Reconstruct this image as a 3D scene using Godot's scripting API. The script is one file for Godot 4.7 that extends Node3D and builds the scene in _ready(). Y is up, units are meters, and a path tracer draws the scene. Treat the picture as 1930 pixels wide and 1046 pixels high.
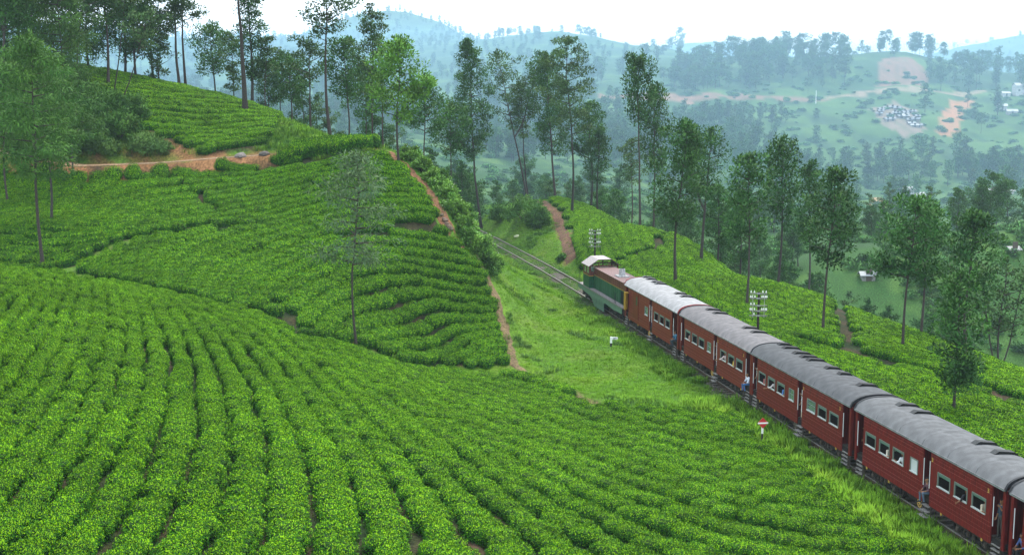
extends Node3D

const ROWS_KNOLL := [[0, 1, 5.0828], [0, 2, 1.5448], [0, 3, -0.45178], [0, 4, 0.33816], [1, 0, 9.7931], [1, 1, 1.9495], [1, 2, -2.0445], [1, 3, -1.9675], [2, 0, -4.0326], [2, 1, 5.5263], [2, 2, 0.68124], [3, 0, 1.1892], [3, 1, 5.4649], [4, 0, -1.2598]]
const ROWS_KNOLL_FRAME := [-2.0, 63.0, 25.0]
const ROWS_MIDDLE := [[0, 1, -10.32], [0, 2, -8.904], [0, 3, 0.88143], [1, 0, 6.8237], [1, 1, -15.585], [1, 2, 1.5659], [2, 0, -0.31656], [2, 1, 13.277], [3, 0, 12.881]]
const ROWS_MIDDLE_FRAME := [-18.0, 102.0, 25.0]

const FIELD_KNOLL := [Vector2(-30.0, 16.0), Vector2(-38.0, 40.0), Vector2(-42.0, 70.0), Vector2(-38.0, 82.0), Vector2(-37.4, 95.9), Vector2(-30.3, 89.7), Vector2(-27.2, 87.9), Vector2(-22.7, 84.2), Vector2(-18.9, 82.6), Vector2(-15.9, 83.9), Vector2(-12.9, 77.9), Vector2(-9.6, 82.8), Vector2(-7.0, 83.2), Vector2(-4.2, 89.6), Vector2(-0.2, 91.1), Vector2(1.7, 89.7), Vector2(5.6, 82.3), Vector2(13.9, 79.4), Vector2(13.8, 72.7), Vector2(15.3, 69.0), Vector2(15.8, 61.7), Vector2(17.3, 56.4), Vector2(21.5, 46.0), Vector2(26.0, 30.0), Vector2(10.0, 16.0)]
const FIELD_MIDDLE := [Vector2(-45.9, 119.0), Vector2(-39.0, 119.6), Vector2(-32.0, 120.4), Vector2(-26.2, 120.2), Vector2(-22.2, 119.6), Vector2(-19.2, 118.8), Vector2(-12.7, 115.8), Vector2(-10.7, 116.2), Vector2(-8.7, 114.0), Vector2(-6.6, 110.4), Vector2(-6.2, 107.9), Vector2(-5.4, 108.1), Vector2(-3.7, 107.6), Vector2(-1.8, 105.9), Vector2(-1.1, 99.9), Vector2(-0.6, 94.0), Vector2(-3.9, 91.8), Vector2(-7.2, 85.8), Vector2(-9.8, 84.6), Vector2(-12.8, 80.6), Vector2(-15.8, 85.7), Vector2(-19.5, 85.1), Vector2(-23.4, 86.9), Vector2(-27.8, 89.7), Vector2(-30.7, 92.1), Vector2(-29.6, 97.9), Vector2(-23.9, 103.2), Vector2(-28.4, 106.4), Vector2(-46.0, 104.0), Vector2(-52.0, 118.0)]
const FIELD_LEFT := [Vector2(-45.7, 118.5), Vector2(-38.9, 119.4), Vector2(-32.2, 120.4), Vector2(-23.5, 107.4), Vector2(-24.5, 105.0), Vector2(-30.5, 99.5), Vector2(-31.5, 94.0), Vector2(-33.5, 94.8), Vector2(-36.0, 88.0), Vector2(-48.0, 92.0), Vector2(-56.0, 112.0)]
const FIELD_TERRACE := [Vector2(-22.3, 120.0), Vector2(-20.0, 118.6), Vector2(-17.0, 118.2), Vector2(-14.5, 118.0), Vector2(-11.6, 118.6), Vector2(-12.5, 121.5), Vector2(-16.0, 122.2), Vector2(-20.0, 122.2), Vector2(-22.2, 121.4)]
const FIELD_UPPER := [Vector2(-36.1, 129.6), Vector2(-32.2, 127.1), Vector2(-27.9, 123.9), Vector2(-23.2, 125.1), Vector2(-55.3, 427.0), Vector2(-53.5, 433.3), Vector2(-14.0, 136.0), Vector2(-20.0, 146.0), Vector2(-32.0, 156.0), Vector2(-42.0, 162.0), Vector2(-56.0, 160.0), Vector2(-42.1, 135.3)]
const FIELD_RIGHT := [Vector2(4.4, 314.8), Vector2(5.8, 180.1), Vector2(7.3, 168.6), Vector2(6.9, 148.8), Vector2(7.5, 143.4), Vector2(12.5, 128.0), Vector2(15.0, 112.0), Vector2(19.0, 92.0), Vector2(24.5, 66.0), Vector2(29.0, 50.0), Vector2(50.0, 60.0), Vector2(46.0, 88.0), Vector2(34.0, 110.0), Vector2(29.0, 130.0), Vector2(24.0, 160.0), Vector2(20.0, 185.0), Vector2(10.0, 200.0), Vector2(3.0, 204.0), Vector2(-2.0, 198.0)]
const FIELD_NOTCH := [Vector2(-6.0, 299.0), Vector2(-0.6, 306.8), Vector2(5.7, 315.3), Vector2(0.0, 205.0), Vector2(-8.0, 200.0)]
const GULLY := [Vector2(-40.0, 90.0), Vector2(-32.2, 93.3), Vector2(-31.3, 93.4), Vector2(-29.8, 97.9), Vector2(-27.2, 101.7), Vector2(-24.0, 103.9), Vector2(-22.2, 105.0)]
const GAP_LEFT := [Vector2(-31.4, 120.4), Vector2(-28.1, 116.0), Vector2(-23.6, 107.9)]
const GAP_NEAR := [Vector2(-13.1, 53.2), Vector2(-12.8, 50.0), Vector2(-12.9, 47.5), Vector2(-12.5, 44.9), Vector2(-11.5, 41.7), Vector2(-10.5, 38.3)]
const GAP_LOBE := [Vector2(-15.6, 87.6), Vector2(-14.4, 84.0), Vector2(-12.1, 81.4), Vector2(-9.5, 84.3), Vector2(-7.1, 85.0), Vector2(-4.3, 90.6)]
const GAP_RIGHT := [Vector2(51.6, 214.9), Vector2(27.3, 108.5), Vector2(25.3, 97.6), Vector2(25.5, 92.5), Vector2(27.7, 89.6), Vector2(29.6, 86.6), Vector2(30.9, 83.4), Vector2(32.2, 80.9), Vector2(33.2, 78.1)]
const GAP_RIDGE := [Vector2(38.3, 249.9), Vector2(41.8, 238.1), Vector2(46.6, 219.0)]
const GAP_SPUR := [Vector2(24.7, 94.8), Vector2(22.9, 97.6), Vector2(21.1, 100.6)]
const GAP_CREST := [Vector2(11.0, 140.2), Vector2(16.0, 144.3), Vector2(38.3, 249.9)]
const ROAD := [Vector2(-75.0, 126.0), Vector2(-50.0, 122.5), Vector2(-39.2, 120.4), Vector2(-32.4, 121.9), Vector2(-27.5, 121.9), Vector2(-23.5, 121.5), Vector2(-21.9, 121.2)]
const FOOTPATH := [Vector2(-11.2, 118.5), Vector2(-9.0, 115.6), Vector2(-7.2, 112.9), Vector2(-6.0, 110.4), Vector2(-4.9, 108.8), Vector2(-3.7, 108.5)]
const SIDEPATH := [Vector2(-5.4, 109.0), Vector2(-7.9, 105.7), Vector2(-10.2, 103.4), Vector2(-12.8, 100.6), Vector2(-14.6, 99.1)]
const LOWPATH := [Vector2(-2.6, 108.5), Vector2(-1.6, 106.4), Vector2(-0.8, 103.0), Vector2(-0.3, 99.8), Vector2(0.2, 94.2), Vector2(0.9, 92.4)]
const CUTPATH := [Vector2(4.1, 185.1), Vector2(6.0, 174.4), Vector2(6.3, 161.5), Vector2(6.7, 146.9)]
const TERRACE_EDGE := [Vector2(-22.6, 118.8), Vector2(-18.5, 117.2), Vector2(-14.5, 116.7)]
const BARE := [Vector2(1.7, 90.8), Vector2(3.4, 88.0), Vector2(5.3, 83.9)]
const SCREE := [Vector2(-38.7, 132.8), Vector2(-35.8, 129.6), Vector2(-32.7, 127.3), Vector2(-30.6, 124.7)]
const PATCH_FIELD := [Vector2(209.4, 761.0), Vector2(226.4, 764.7), Vector2(229.5, 739.3), Vector2(220.5, 711.4), Vector2(203.7, 700.1), Vector2(192.4, 703.4)]
const PATCH_SLIDE := [Vector2(224.4, 681.2), Vector2(236.2, 685.6), Vector2(218.8, 648.2), Vector2(204.4, 610.8), Vector2(195.7, 610.8), Vector2(205.9, 639.9)]
const PATCH_RUBBLE := [Vector2(175.4, 654.4), Vector2(191.6, 666.1), Vector2(195.9, 649.2), Vector2(189.6, 610.8), Vector2(176.7, 604.0), Vector2(173.1, 621.7)]
const PATCH_YARD := [Vector2(125.2, 456.1), Vector2(134.2, 465.0), Vector2(116.4, 405.7), Vector2(109.7, 407.6)]
const PATCH_YARD2 := [Vector2(160.4, 471.0), Vector2(171.7, 458.3), Vector2(164.7, 439.6), Vector2(154.5, 451.0)]
const PATCH_CUT := [Vector2(45.5, 695.6), Vector2(90.6, 682.3), Vector2(89.1, 670.4), Vector2(44.4, 679.0)]
const PATCH_CUT2 := [Vector2(90.9, 684.5), Vector2(160.9, 682.3), Vector2(159.4, 675.8), Vector2(89.5, 673.6)]
const PATCH_CUT3 := [Vector2(161.9, 686.7), Vector2(251.3, 709.1), Vector2(247.1, 696.7), Vector2(160.4, 680.1)]
const TERRAIN_NEAR := [Vector3(-15.3, 5.84, 38.0), Vector3(-17.8, 6.24, 44.5), Vector3(-21.2, 6.88, 53.5), Vector3(-25.1, 8.33, 64.0), Vector3(-29.6, 9.27, 76.0), Vector3(-26.0, 8.44, 77.0), Vector3(-11.1, 5.10, 40.0), Vector3(-13.4, 5.91, 49.0), Vector3(-16.3, 6.56, 60.0), Vector3(-19.5, 6.88, 72.0), Vector3(-21.7, 6.92, 80.6), Vector3(-6.4, 4.36, 42.0), Vector3(-8.0, 4.76, 53.0), Vector3(-9.9, 4.67, 66.0), Vector3(-11.4, 4.70, 77.0), Vector3(-15.9, 5.23, 84.0), Vector3(-8.9, 2.86, 82.0), Vector3(0.0, 2.88, 46.0), Vector3(0.0, 2.10, 58.0), Vector3(0.0, 0.87, 72.0), Vector3(7.1, 1.03, 51.0), Vector3(8.8, 0.41, 63.5), Vector3(-34.0, 6.62, 95.0), Vector3(-31.0, 7.22, 92.0), Vector3(-29.8, 8.19, 98.0), Vector3(-24.1, 8.83, 104.0), Vector3(-40.3, 8.74, 104.0), Vector3(-45.5, 11.50, 118.0), Vector3(-38.8, 11.81, 119.0), Vector3(-31.9, 11.98, 120.0), Vector3(-29.1, 9.08, 109.0), Vector3(-22.1, 12.47, 119.0), Vector3(-20.0, 9.28, 107.0), Vector3(-18.2, 7.13, 97.0), Vector3(-13.2, 13.72, 116.0), Vector3(-12.0, 9.48, 105.0), Vector3(-11.0, 6.55, 95.5), Vector3(-10.2, 3.99, 88.0), Vector3(-7.5, 10.95, 113.0), Vector3(-6.9, 7.41, 104.5), Vector3(-6.5, 4.35, 97.0), Vector3(-6.2, 1.54, 93.0), Vector3(-10.8, 14.12, 118.0), Vector3(-5.9, 9.08, 109.0), Vector3(-32.7, 13.07, 123.0), Vector3(-22.5, 13.53, 121.0), Vector3(-22.9, 13.82, 123.5), Vector3(-29.5, 14.01, 124.5), Vector3(-36.7, 16.56, 131.0), Vector3(-15.8, 14.13, 122.0), Vector3(-28.0, 17.54, 140.0), Vector3(-19.2, 15.23, 132.0), Vector3(-15.8, 14.34, 126.0), Vector3(-39.5, 19.90, 150.0), Vector3(-46.9, 21.11, 155.0), Vector3(-62.8, 23.12, 165.0), Vector3(-29.4, 15.26, 131.0), Vector3(-47.0, 13.66, 122.0), Vector3(-47.7, 14.88, 124.0), Vector3(-44.4, 16.44, 129.0), Vector3(-40.0, 13.95, 123.0), Vector3(-9.8, 14.04, 119.5), Vector3(-5.2, 10.60, 113.5), Vector3(-3.5, 6.59, 109.0), Vector3(14.3, -0.10, 73.4), Vector3(16.3, -0.10, 61.9), Vector3(17.6, -0.20, 56.0), Vector3(10.9, -0.30, 79.3), Vector3(5.7, -0.30, 83.5), Vector3(1.3, -0.20, 90.0), Vector3(0.2, 0.00, 94.0), Vector3(-4.2, 0.20, 89.1), Vector3(-1.2, 1.70, 114.4), Vector3(-1.0, 0.60, 99.9), Vector3(3.0, 0.00, 113.4), Vector3(1.9, 0.30, 136.5), Vector3(-0.3, 1.20, 138.0), Vector3(8.1, -0.20, 101.7), Vector3(3.8, -0.40, 97.7), Vector3(2.4, 1.50, 170.6), Vector3(1.4, 2.80, 174.8), Vector3(6.0, 3.00, 176.3), Vector3(6.4, 2.00, 160.3), Vector3(6.4, 0.90, 144.4), Vector3(6.5, 3.40, 191.9), Vector3(15.3, 2.60, 158.2), Vector3(20.2, 2.00, 149.8), Vector3(15.3, 1.60, 122.0), Vector3(19.7, 1.10, 109.7), Vector3(25.8, 1.30, 119.1), Vector3(24.1, 0.70, 101.1), Vector3(28.8, 0.40, 95.8), Vector3(30.7, 0.50, 102.6), Vector3(33.8, 0.30, 85.7), Vector3(26.5, 0.00, 77.5), Vector3(8.1, 3.10, 177.9), Vector3(12.4, 1.70, 142.8), Vector3(-2.6, 2.40, 187.7), Vector3(-30.0, 6.80, 85.0), Vector3(-45.0, 9.50, 60.0), Vector3(-45.0, 8.00, 35.0), Vector3(-60.0, 9.00, 85.0), Vector3(-70.0, 12.00, 110.0), Vector3(-30.0, 6.20, 20.0), Vector3(0.0, 6.00, 25.0), Vector3(25.0, 2.50, 30.0), Vector3(40.0, 0.00, 45.0), Vector3(32.0, 0.00, 60.0), Vector3(45.0, -1.50, 75.0), Vector3(-25.0, 7.00, 178.0), Vector3(-60.0, 16.00, 190.0), Vector3(-80.0, 23.00, 150.0), Vector3(-7.0, 4.00, 150.0), Vector3(-7.0, 5.00, 133.0), Vector3(-12.0, 9.00, 140.0), Vector3(-10.0, 3.00, 175.0), Vector3(-12.0, -1.00, 205.0), Vector3(27.0, -4.00, 150.0), Vector3(45.0, -9.00, 120.0), Vector3(18.0, -3.00, 200.0), Vector3(48.0, -5.00, 95.0), Vector3(60.0, -26.00, 200.0), Vector3(5.0, -6.00, 225.0), Vector3(-35.0, -6.00, 230.0), Vector3(30.0, -12.00, 185.0), Vector3(60.0, -20.00, 150.0), Vector3(75.0, -17.00, 110.0), Vector3(75.0, -9.00, 80.0), Vector3(70.0, -5.00, 50.0), Vector3(23.9, -0.30, 45.0), Vector3(28.4, 0.15, 45.0), Vector3(21.5, -0.30, 57.0), Vector3(26.0, 0.15, 57.0), Vector3(19.1, -0.30, 69.0), Vector3(23.6, 0.15, 69.0), Vector3(16.7, -0.30, 81.0), Vector3(21.2, 0.15, 81.0), Vector3(14.3, -0.30, 93.0), Vector3(18.8, 0.50, 93.0), Vector3(11.9, -0.30, 105.0), Vector3(16.4, 0.50, 105.0), Vector3(9.5, -0.30, 117.0), Vector3(14.0, 0.50, 117.0), Vector3(7.1, -0.30, 129.0), Vector3(11.6, 0.50, 129.0), Vector3(4.5, -0.30, 141.0), Vector3(1.8, -0.30, 153.0), Vector3(-1.1, -0.30, 165.0), Vector3(-4.1, -0.30, 177.0), Vector3(-7.2, -0.30, 189.0), Vector3(1.2, 0.00, 138.0), Vector3(-0.7, 0.00, 150.0), Vector3(-4.3, 0.00, 165.0), Vector3(-7.3, 0.00, 176.0)]
const TERRAIN_FAR := [Vector3(78, -1.9, 170), Vector3(66, -1.9, 170), Vector3(101, -8.5, 260), Vector3(166, -17.3, 430), Vector3(201, -16.5, 520), Vector3(231, -5.5, 600), Vector3(260, 9.8, 680), Vector3(305, 23.6, 800), Vector3(60, -7.6, 190), Vector3(92, -14.1, 290), Vector3(138, -19.3, 440), Vector3(163, -18.6, 520), Vector3(188, -5.5, 600), Vector3(212, 11.2, 680), Vector3(230, 23.4, 740), Vector3(232, 37.0, 800), Vector3(54, -8.9, 210), Vector3(77, -12.9, 300), Vector3(109, -18.4, 430), Vector3(137, -17.9, 540), Vector3(154, -3.5, 610), Vector3(171, 11.2, 680), Vector3(200, 35.2, 800), Vector3(44, -12.4, 250), Vector3(58, -14.9, 330), Vector3(83, -13.7, 480), Vector3(104, -3.1, 600), Vector3(117, 11.2, 680), Vector3(131, 26.4, 760), Vector3(143, 32.8, 830), Vector3(28, -9.3, 300), Vector3(45, -7.9, 480), Vector3(58, 3.4, 620), Vector3(63, 11.2, 680), Vector3(74, 23.6, 800), Vector3(93, 40.0, 1000), Vector3(107, 47.4, 1150), Vector3(137, 42.8, 1100), Vector3(-1, -6.5, 380), Vector3(-1, -4.1, 520), Vector3(-1, 9.5, 700), Vector3(-2, 31.6, 950), Vector3(-2, 57.5, 1250), Vector3(57, 61.4, 1250), Vector3(78, 55.1, 1200), Vector3(-47, 1.0, 450), Vector3(-74, 10.9, 700), Vector3(-110, 32.8, 1050), Vector3(-146, 64.1, 1400), Vector3(-182, 102.1, 1750), Vector3(-134, 102.1, 1750), Vector3(-237, 92.0, 1750), Vector3(-123, 6.4, 600), Vector3(-204, 28.3, 1000), Vector3(-304, 61.4, 1500), Vector3(-253, 62.8, 1550), Vector3(-286, 67.2, 1500), Vector3(-62, 74.5, 1650), Vector3(-152, 4.8, 500), Vector3(-302, 24.4, 1000), Vector3(-452, 73.0, 1500), Vector3(-212, 4.8, 500), Vector3(-421, 28.3, 1000), Vector3(-629, 73.0, 1500), Vector3(205, -18.7, 450), Vector3(306, 9.8, 680), Vector3(359, 23.6, 800), Vector3(722, 79.7, 1900), Vector3(648, 66.4, 1900), Vector3(588, 54.6, 1900), Vector3(536, 45.7, 1900), Vector3(848, 94.4, 1900), Vector3(374, 85.4, 2600), Vector3(241, 66.2, 2600), Vector3(498, 66.2, 2600), Vector3(425, -10.0, 1100), Vector3(323, -20.0, 1100), Vector3(235, -20.0, 1100), Vector3(200, -10.0, 1300), Vector3(160, -10.0, 1700), Vector3(24, -10.0, 1700), Vector3(499, -10.0, 1100), Vector3(-254, 20.0, 2400), Vector3(-453, 0.0, 2200), Vector3(-106, 0.0, 2300), Vector3(-673, 0.0, 2200), Vector3(-937, 0.0, 2200), Vector3(764, -20.0, 2600), Vector3(1042, 0.0, 2700), Vector3(1226, 0.0, 2700), Vector3(482, -40.0, 3300), Vector3(-86, -40.0, 3300), Vector3(-746, -40.0, 3300), Vector3(1102, -40.0, 3300), Vector3(-1406, -40.0, 3300), Vector3(1498, -40.0, 3300), Vector3(-59, -10.0, 260), Vector3(-28, -12.0, 260), Vector3(-0, -8.0, 230), Vector3(20, -14.0, 210), Vector3(33, -18.0, 190), Vector3(38, -17.0, 150), Vector3(-80, 5.0, 260), Vector3(-111, 10.0, 260), Vector3(-64, 20.0, 150), Vector3(54, -22.0, 120), Vector3(-152, 10.0, 300), Vector3(-506, 60.0, 1000), Vector3(267, -10.0, 500), Vector3(534, 10.0, 1000)]
const TREES := [
	{"x": 7.93, "z": -175.0, "h": 23.30, "c": 0.46, "w": 8.26, "style": "sparse", "label": "tallest slim tree on the crest of the ridge behind the locomotive, layered sparse crown", "r": 0.19, "lean": -0.56},
	{"x": 15.28, "z": -157.0, "h": 20.56, "c": 0.62, "w": 4.52, "style": "narrow", "label": "tall tree with a long bare pale trunk and spiky dark crown above the ridge", "r": 0.17, "lean": -0.63, "flame": 1},
	{"x": 18.44, "z": -172.0, "h": 20.79, "c": 0.44, "w": 4.54, "style": "narrow", "label": "dark spindle-shaped tree close behind the tall bare-trunked tree on the ridge", "r": 0.18, "flame": 1},
	{"x": 15.30, "z": -122.0, "h": 15.52, "c": 0.35, "w": 5.76, "style": "broad", "label": "full leafy tree whose grey trunk stands in the tea above the first carriage", "r": 0.17, "lean": 0.39},
	{"x": 20.44, "z": -142.0, "h": 14.79, "c": 0.50, "w": 5.23, "style": "narrow", "label": "forked tree with two rising limbs at the ridge edge, right of the full leafy tree", "r": 0.2, "lean": 0.80, "fork": 1},
	{"x": 19.95, "z": -111.0, "h": 13.41, "c": 0.42, "w": 4.08, "style": "broad", "label": "straight dark-trunked tree standing in the tea above the second carriage", "r": 0.13},
	{"x": 24.77, "z": -122.0, "h": 13.88, "c": 0.41, "w": 3.81, "style": "narrow", "label": "pointed dark tree on the ridge edge between two straight tea-field trees", "r": 0.14, "lean": 0.29, "flame": 1},
	{"x": 31.19, "z": -138.0, "h": 16.58, "c": 0.51, "w": 3.53, "style": "broad", "label": "dark tree half hidden behind the brighter green tree on the right ridge", "r": 0.15},
	{"x": 24.36, "z": -102.0, "h": 13.19, "c": 0.41, "w": 4.41, "style": "narrow", "label": "bright green conical tree on a slim trunk beside the curved tea path", "r": 0.12, "lean": 0.57},
	{"x": 29.18, "z": -97.0, "h": 11.55, "c": 0.50, "w": 4.97, "style": "broad", "label": "dark tree with one limb of leaves reaching left, on the lower right ridge", "r": 0.12, "lean": 0.39, "limb": -1},
	{"x": 33.29, "z": -106.0, "h": 10.99, "c": 0.40, "w": 3.65, "style": "broad", "label": "dark upright tree just right of the one with the left-reaching limb", "r": 0.13, "lean": 0.17},
	{"x": 33.96, "z": -97.0, "h": 11.37, "c": 0.29, "w": 4.35, "style": "narrow", "label": "tall dense tree rising behind the small two-tiered tree at the right", "r": 0.16, "lean": -0.16},
	{"x": 27.07, "z": -79.0, "h": 8.95, "c": 0.21, "w": 2.91, "style": "broad", "label": "small tree with two tiers of leaves nearest the roofs of the last carriages", "r": 0.1, "tiers": 1},
	{"x": 39.04, "z": -104.0, "h": 9.14, "c": 0.28, "w": 4.66, "style": "sparse", "label": "several-stemmed loose tree at the far right edge of the tea ridge", "r": 0.1, "stems": 3},
	{"x": -4.23, "z": -185.0, "h": 26.85, "c": 0.37, "w": 6.07, "style": "narrow", "label": "tall slender tree with a forked lower limb standing alone in the gap above the track", "r": 0.2, "lean": -2.22, "limb": -1},
	{"x": 2.75, "z": -196.0, "h": 24.19, "c": 0.56, "w": 9.09, "style": "sparse", "label": "leaning thin-crowned tree that forks low, left of the tallest ridge tree", "r": 0.18, "lean": -4.86, "fork": 1},
	{"x": 3.09, "z": -198.0, "h": 20.74, "c": 0.59, "w": 4.75, "style": "sparse", "label": "slim straight stem growing against the leaning thin-crowned tree", "r": 0.16, "lean": -2.38},
	{"x": 6.39, "z": -192.0, "h": 22.12, "c": 0.33, "w": 6.60, "style": "broad", "label": "leafy full tree with a reddish trunk between the leaning tree and the tallest ridge tree", "r": 0.21, "lean": -1.69},
	{"x": 11.27, "z": -190.0, "h": 15.97, "c": 0.53, "w": 5.02, "style": "broad", "label": "medium tree with spread limbs just right of the tallest ridge tree", "r": 0.19, "limb": -1},
	{"x": 12.08, "z": -186.0, "h": 12.13, "c": 0.39, "w": 4.17, "style": "narrow", "label": "small oval tree with a short dark trunk on the ridge skyline", "r": 0.16},
	{"x": 16.44, "z": -182.0, "h": 13.26, "c": 0.54, "w": 5.10, "style": "sparse", "label": "thin light-leaved tree left of the long bare pale trunk", "r": 0.12},
	{"x": -9.87, "z": -116.0, "h": 10.97, "c": 0.34, "w": 5.20, "style": "broad", "label": "bright green tree with a limb stretching right, beside the red footpath", "r": 0.12, "limb": 1, "bright": 1},
	{"x": -12.40, "z": -128.0, "h": 11.93, "c": 0.54, "w": 3.07, "style": "sparse", "label": "thin-stemmed pale tree just left of the bright green footpath tree", "r": 0.1, "bright": 1},
	{"x": -14.83, "z": -142.0, "h": 17.02, "c": 0.43, "w": 5.91, "style": "sparse", "label": "tall loose tree with a wispy top behind the bright footpath tree", "r": 0.13},
	{"x": -18.15, "z": -133.0, "h": 17.18, "c": 0.58, "w": 7.98, "style": "sparse", "label": "big bare trunk with a spreading crown cut by the top of the picture", "r": 0.19, "lean": -0.43},
	{"x": -27.37, "z": -137.0, "h": 18.35, "c": 0.69, "w": 8.22, "style": "sparse", "label": "thickest dark trunk, on the upper tea slope, its crown above the picture", "r": 0.3, "lean": -0.55},
	{"x": -29.21, "z": -150.0, "h": 15.69, "c": 0.22, "w": 3.84, "style": "narrow", "label": "slim leafy trunk just right of the thickest dark trunk", "r": 0.2},
	{"x": -27.56, "z": -150.0, "h": 9.07, "c": 0.46, "w": 3.72, "style": "sparse", "label": "small pale half-bare tree right of the two dark trunks on the upper slope", "r": 0.09},
	{"x": -22.66, "z": -150.0, "h": 11.02, "c": 0.53, "w": 6.60, "style": "sparse", "label": "medium tree with a spiky leader left of the big bare trunk", "r": 0.15},
	{"x": -25.85, "z": -156.0, "h": 8.70, "c": 0.45, "w": 5.49, "style": "broad", "label": "grey-green bushy tree behind the spiky medium tree", "r": 0.13},
	{"x": -18.03, "z": -146.0, "h": 12.63, "c": 0.47, "w": 5.37, "style": "broad", "label": "soft grey-green tree filling the gap right of the big bare trunk", "r": 0.13},
	{"x": -37.72, "z": -152.0, "h": 16.41, "c": 0.40, "w": 6.69, "style": "sparse", "label": "left one of a close pair of bare trunks on the upper tea crest", "r": 0.18, "lean": -0.36},
	{"x": -37.06, "z": -152.0, "h": 15.43, "c": 0.51, "w": 7.30, "style": "sparse", "label": "right one of a close pair of bare trunks on the upper tea crest", "r": 0.17, "lean": -0.24},
	{"x": -37.03, "z": -166.0, "h": 11.05, "c": 0.46, "w": 6.37, "style": "broad", "label": "rounded pyramid-shaped tree behind the upper tea crest", "r": 0.15},
	{"x": -42.57, "z": -141.0, "h": 15.42, "c": 0.46, "w": 8.46, "style": "broad", "label": "reddish trunk with a heavy dark crown at the left end of the upper tea slope", "r": 0.17},
	{"x": -40.92, "z": -137.0, "h": 12.90, "c": 0.63, "w": 5.48, "style": "sparse", "label": "thin stem leaning right beside the reddish trunk", "r": 0.08, "lean": 2.19},
	{"x": -39.28, "z": -133.0, "h": 9.76, "c": 0.63, "w": 4.79, "style": "sparse", "label": "thin curved stem leaning right at the edge of the bank", "r": 0.07, "lean": 3.72},
	{"x": -33.95, "z": -95.0, "h": 17.08, "c": 0.41, "w": 7.03, "style": "feather", "label": "big feathery tree with a bare dark trunk standing in the left tea field", "r": 0.14, "lean": -0.23},
	{"x": -37.09, "z": -106.0, "h": 10.84, "c": 0.50, "w": 6.36, "style": "feather", "label": "slim grey trunk with feathery leaves behind the big feathery tree", "r": 0.12},
	{"x": -48.21, "z": -128.0, "h": 16.40, "c": 0.52, "w": 7.68, "style": "broad", "label": "dark dense tree at the far left edge above the bank", "r": 0.2},
	{"x": -49.40, "z": -138.0, "h": 15.20, "c": 0.51, "w": 7.73, "style": "broad", "label": "dense dark tree behind the bank with its top above the picture", "r": 0.2},
	{"x": -43.66, "z": -130.0, "h": 14.27, "c": 0.15, "w": 7.80, "style": "feather", "label": "light feathery tree on the bank left of the reddish trunk", "r": 0.13},
	{"x": -43.98, "z": -136.0, "h": 14.89, "c": 0.37, "w": 7.07, "style": "sparse", "label": "thin pale stem with a broken top above the bank", "r": 0.12, "lean": 1.09},
	{"x": -43.22, "z": -120.0, "h": 9.93, "c": 0.38, "w": 8.16, "style": "feather", "label": "low bright feathery tree overhanging the earth bank", "r": 0.1},
	{"x": -10.03, "z": -84.0, "h": 12.74, "c": 0.42, "w": 5.88, "style": "feather", "label": "young wispy tree with a see-through grey-green crown in the middle of the tea", "r": 0.09, "wisp": 1},
	{"x": -42.13, "z": -150.0, "h": 12.82, "c": 0.19, "w": 6.60, "style": "broad", "label": "blue-green tree behind the top of the upper tea slope", "r": 0.15},
	{"x": -42.21, "z": -158.0, "h": 12.45, "c": 0.36, "w": 6.32, "style": "sparse", "label": "loose dark-topped tree beyond the upper tea slope, left of the pair of trunks", "r": 0.15},
	{"x": -51.65, "z": -136.0, "h": 16.43, "c": 0.08, "w": 9.25, "style": "broad", "label": "broad dark tree behind the leftmost feathery foliage, at the picture's left edge", "r": 0.2},
	{"x": -51.84, "z": -142.0, "h": 13.45, "c": 0.15, "w": 8.52, "style": "broad", "label": "dark grey-green tree high on the bank, second from the left edge", "r": 0.18},
	{"x": -47.74, "z": -140.0, "h": 14.52, "c": 0.11, "w": 7.84, "style": "feather", "label": "tall feathery tree standing left of the thin pale stem", "r": 0.14},
	{"x": -47.29, "z": -150.0, "h": 11.41, "c": 0.09, "w": 7.20, "style": "broad", "label": "shadowy tree behind the reddish trunk at the top of the bank", "r": 0.16},
	{"x": -45.67, "z": -158.0, "h": 14.58, "c": 0.17, "w": 7.58, "style": "broad", "label": "full dark tree on the skyline between the reddish trunk and the pair of trunks", "r": 0.17},
	{"x": -39.07, "z": -118.0, "h": 8.38, "c": 0.46, "w": 6.61, "style": "feather", "label": "small spreading feathery tree leaning over the dirt road bank", "r": 0.08, "lean": 0.57},
	{"x": -42.74, "z": -112.0, "h": 12.00, "c": 0.49, "w": 6.72, "style": "feather", "label": "half-seen feathery tree at the left edge beside the tea", "r": 0.1},
	{"x": -40.04, "z": -152.0, "h": 8.29, "c": 0.07, "w": 4.86, "style": "sparse", "label": "loose small tree at the foot of the pair of bare trunks", "r": 0.09},
	{"x": -33.32, "z": -160.0, "h": 9.81, "c": 0.30, "w": 4.48, "style": "sparse", "label": "faint thin tree just left of the thickest dark trunk", "r": 0.09},
	{"x": -28.52, "z": -165.0, "h": 11.51, "c": 0.44, "w": 5.94, "style": "sparse", "label": "loose grey-green tree between the half-bare tree and the bushy tree", "r": 0.1},
	{"x": -17.53, "z": -160.0, "h": 13.94, "c": 0.50, "w": 5.76, "style": "broad", "label": "low round grey-green tree behind the start of the footpath", "r": 0.12},
	{"x": -9.87, "z": -150.0, "h": 14.59, "c": 0.60, "w": 5.40, "style": "broad", "label": "grey-green tree behind the flowering hedge, left of the lone gap tree", "r": 0.14},
	{"x": -7.36, "z": -160.0, "h": 16.03, "c": 0.61, "w": 5.76, "style": "broad", "label": "soft round tree lower down behind the flowering hedge", "r": 0.12}]
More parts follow.
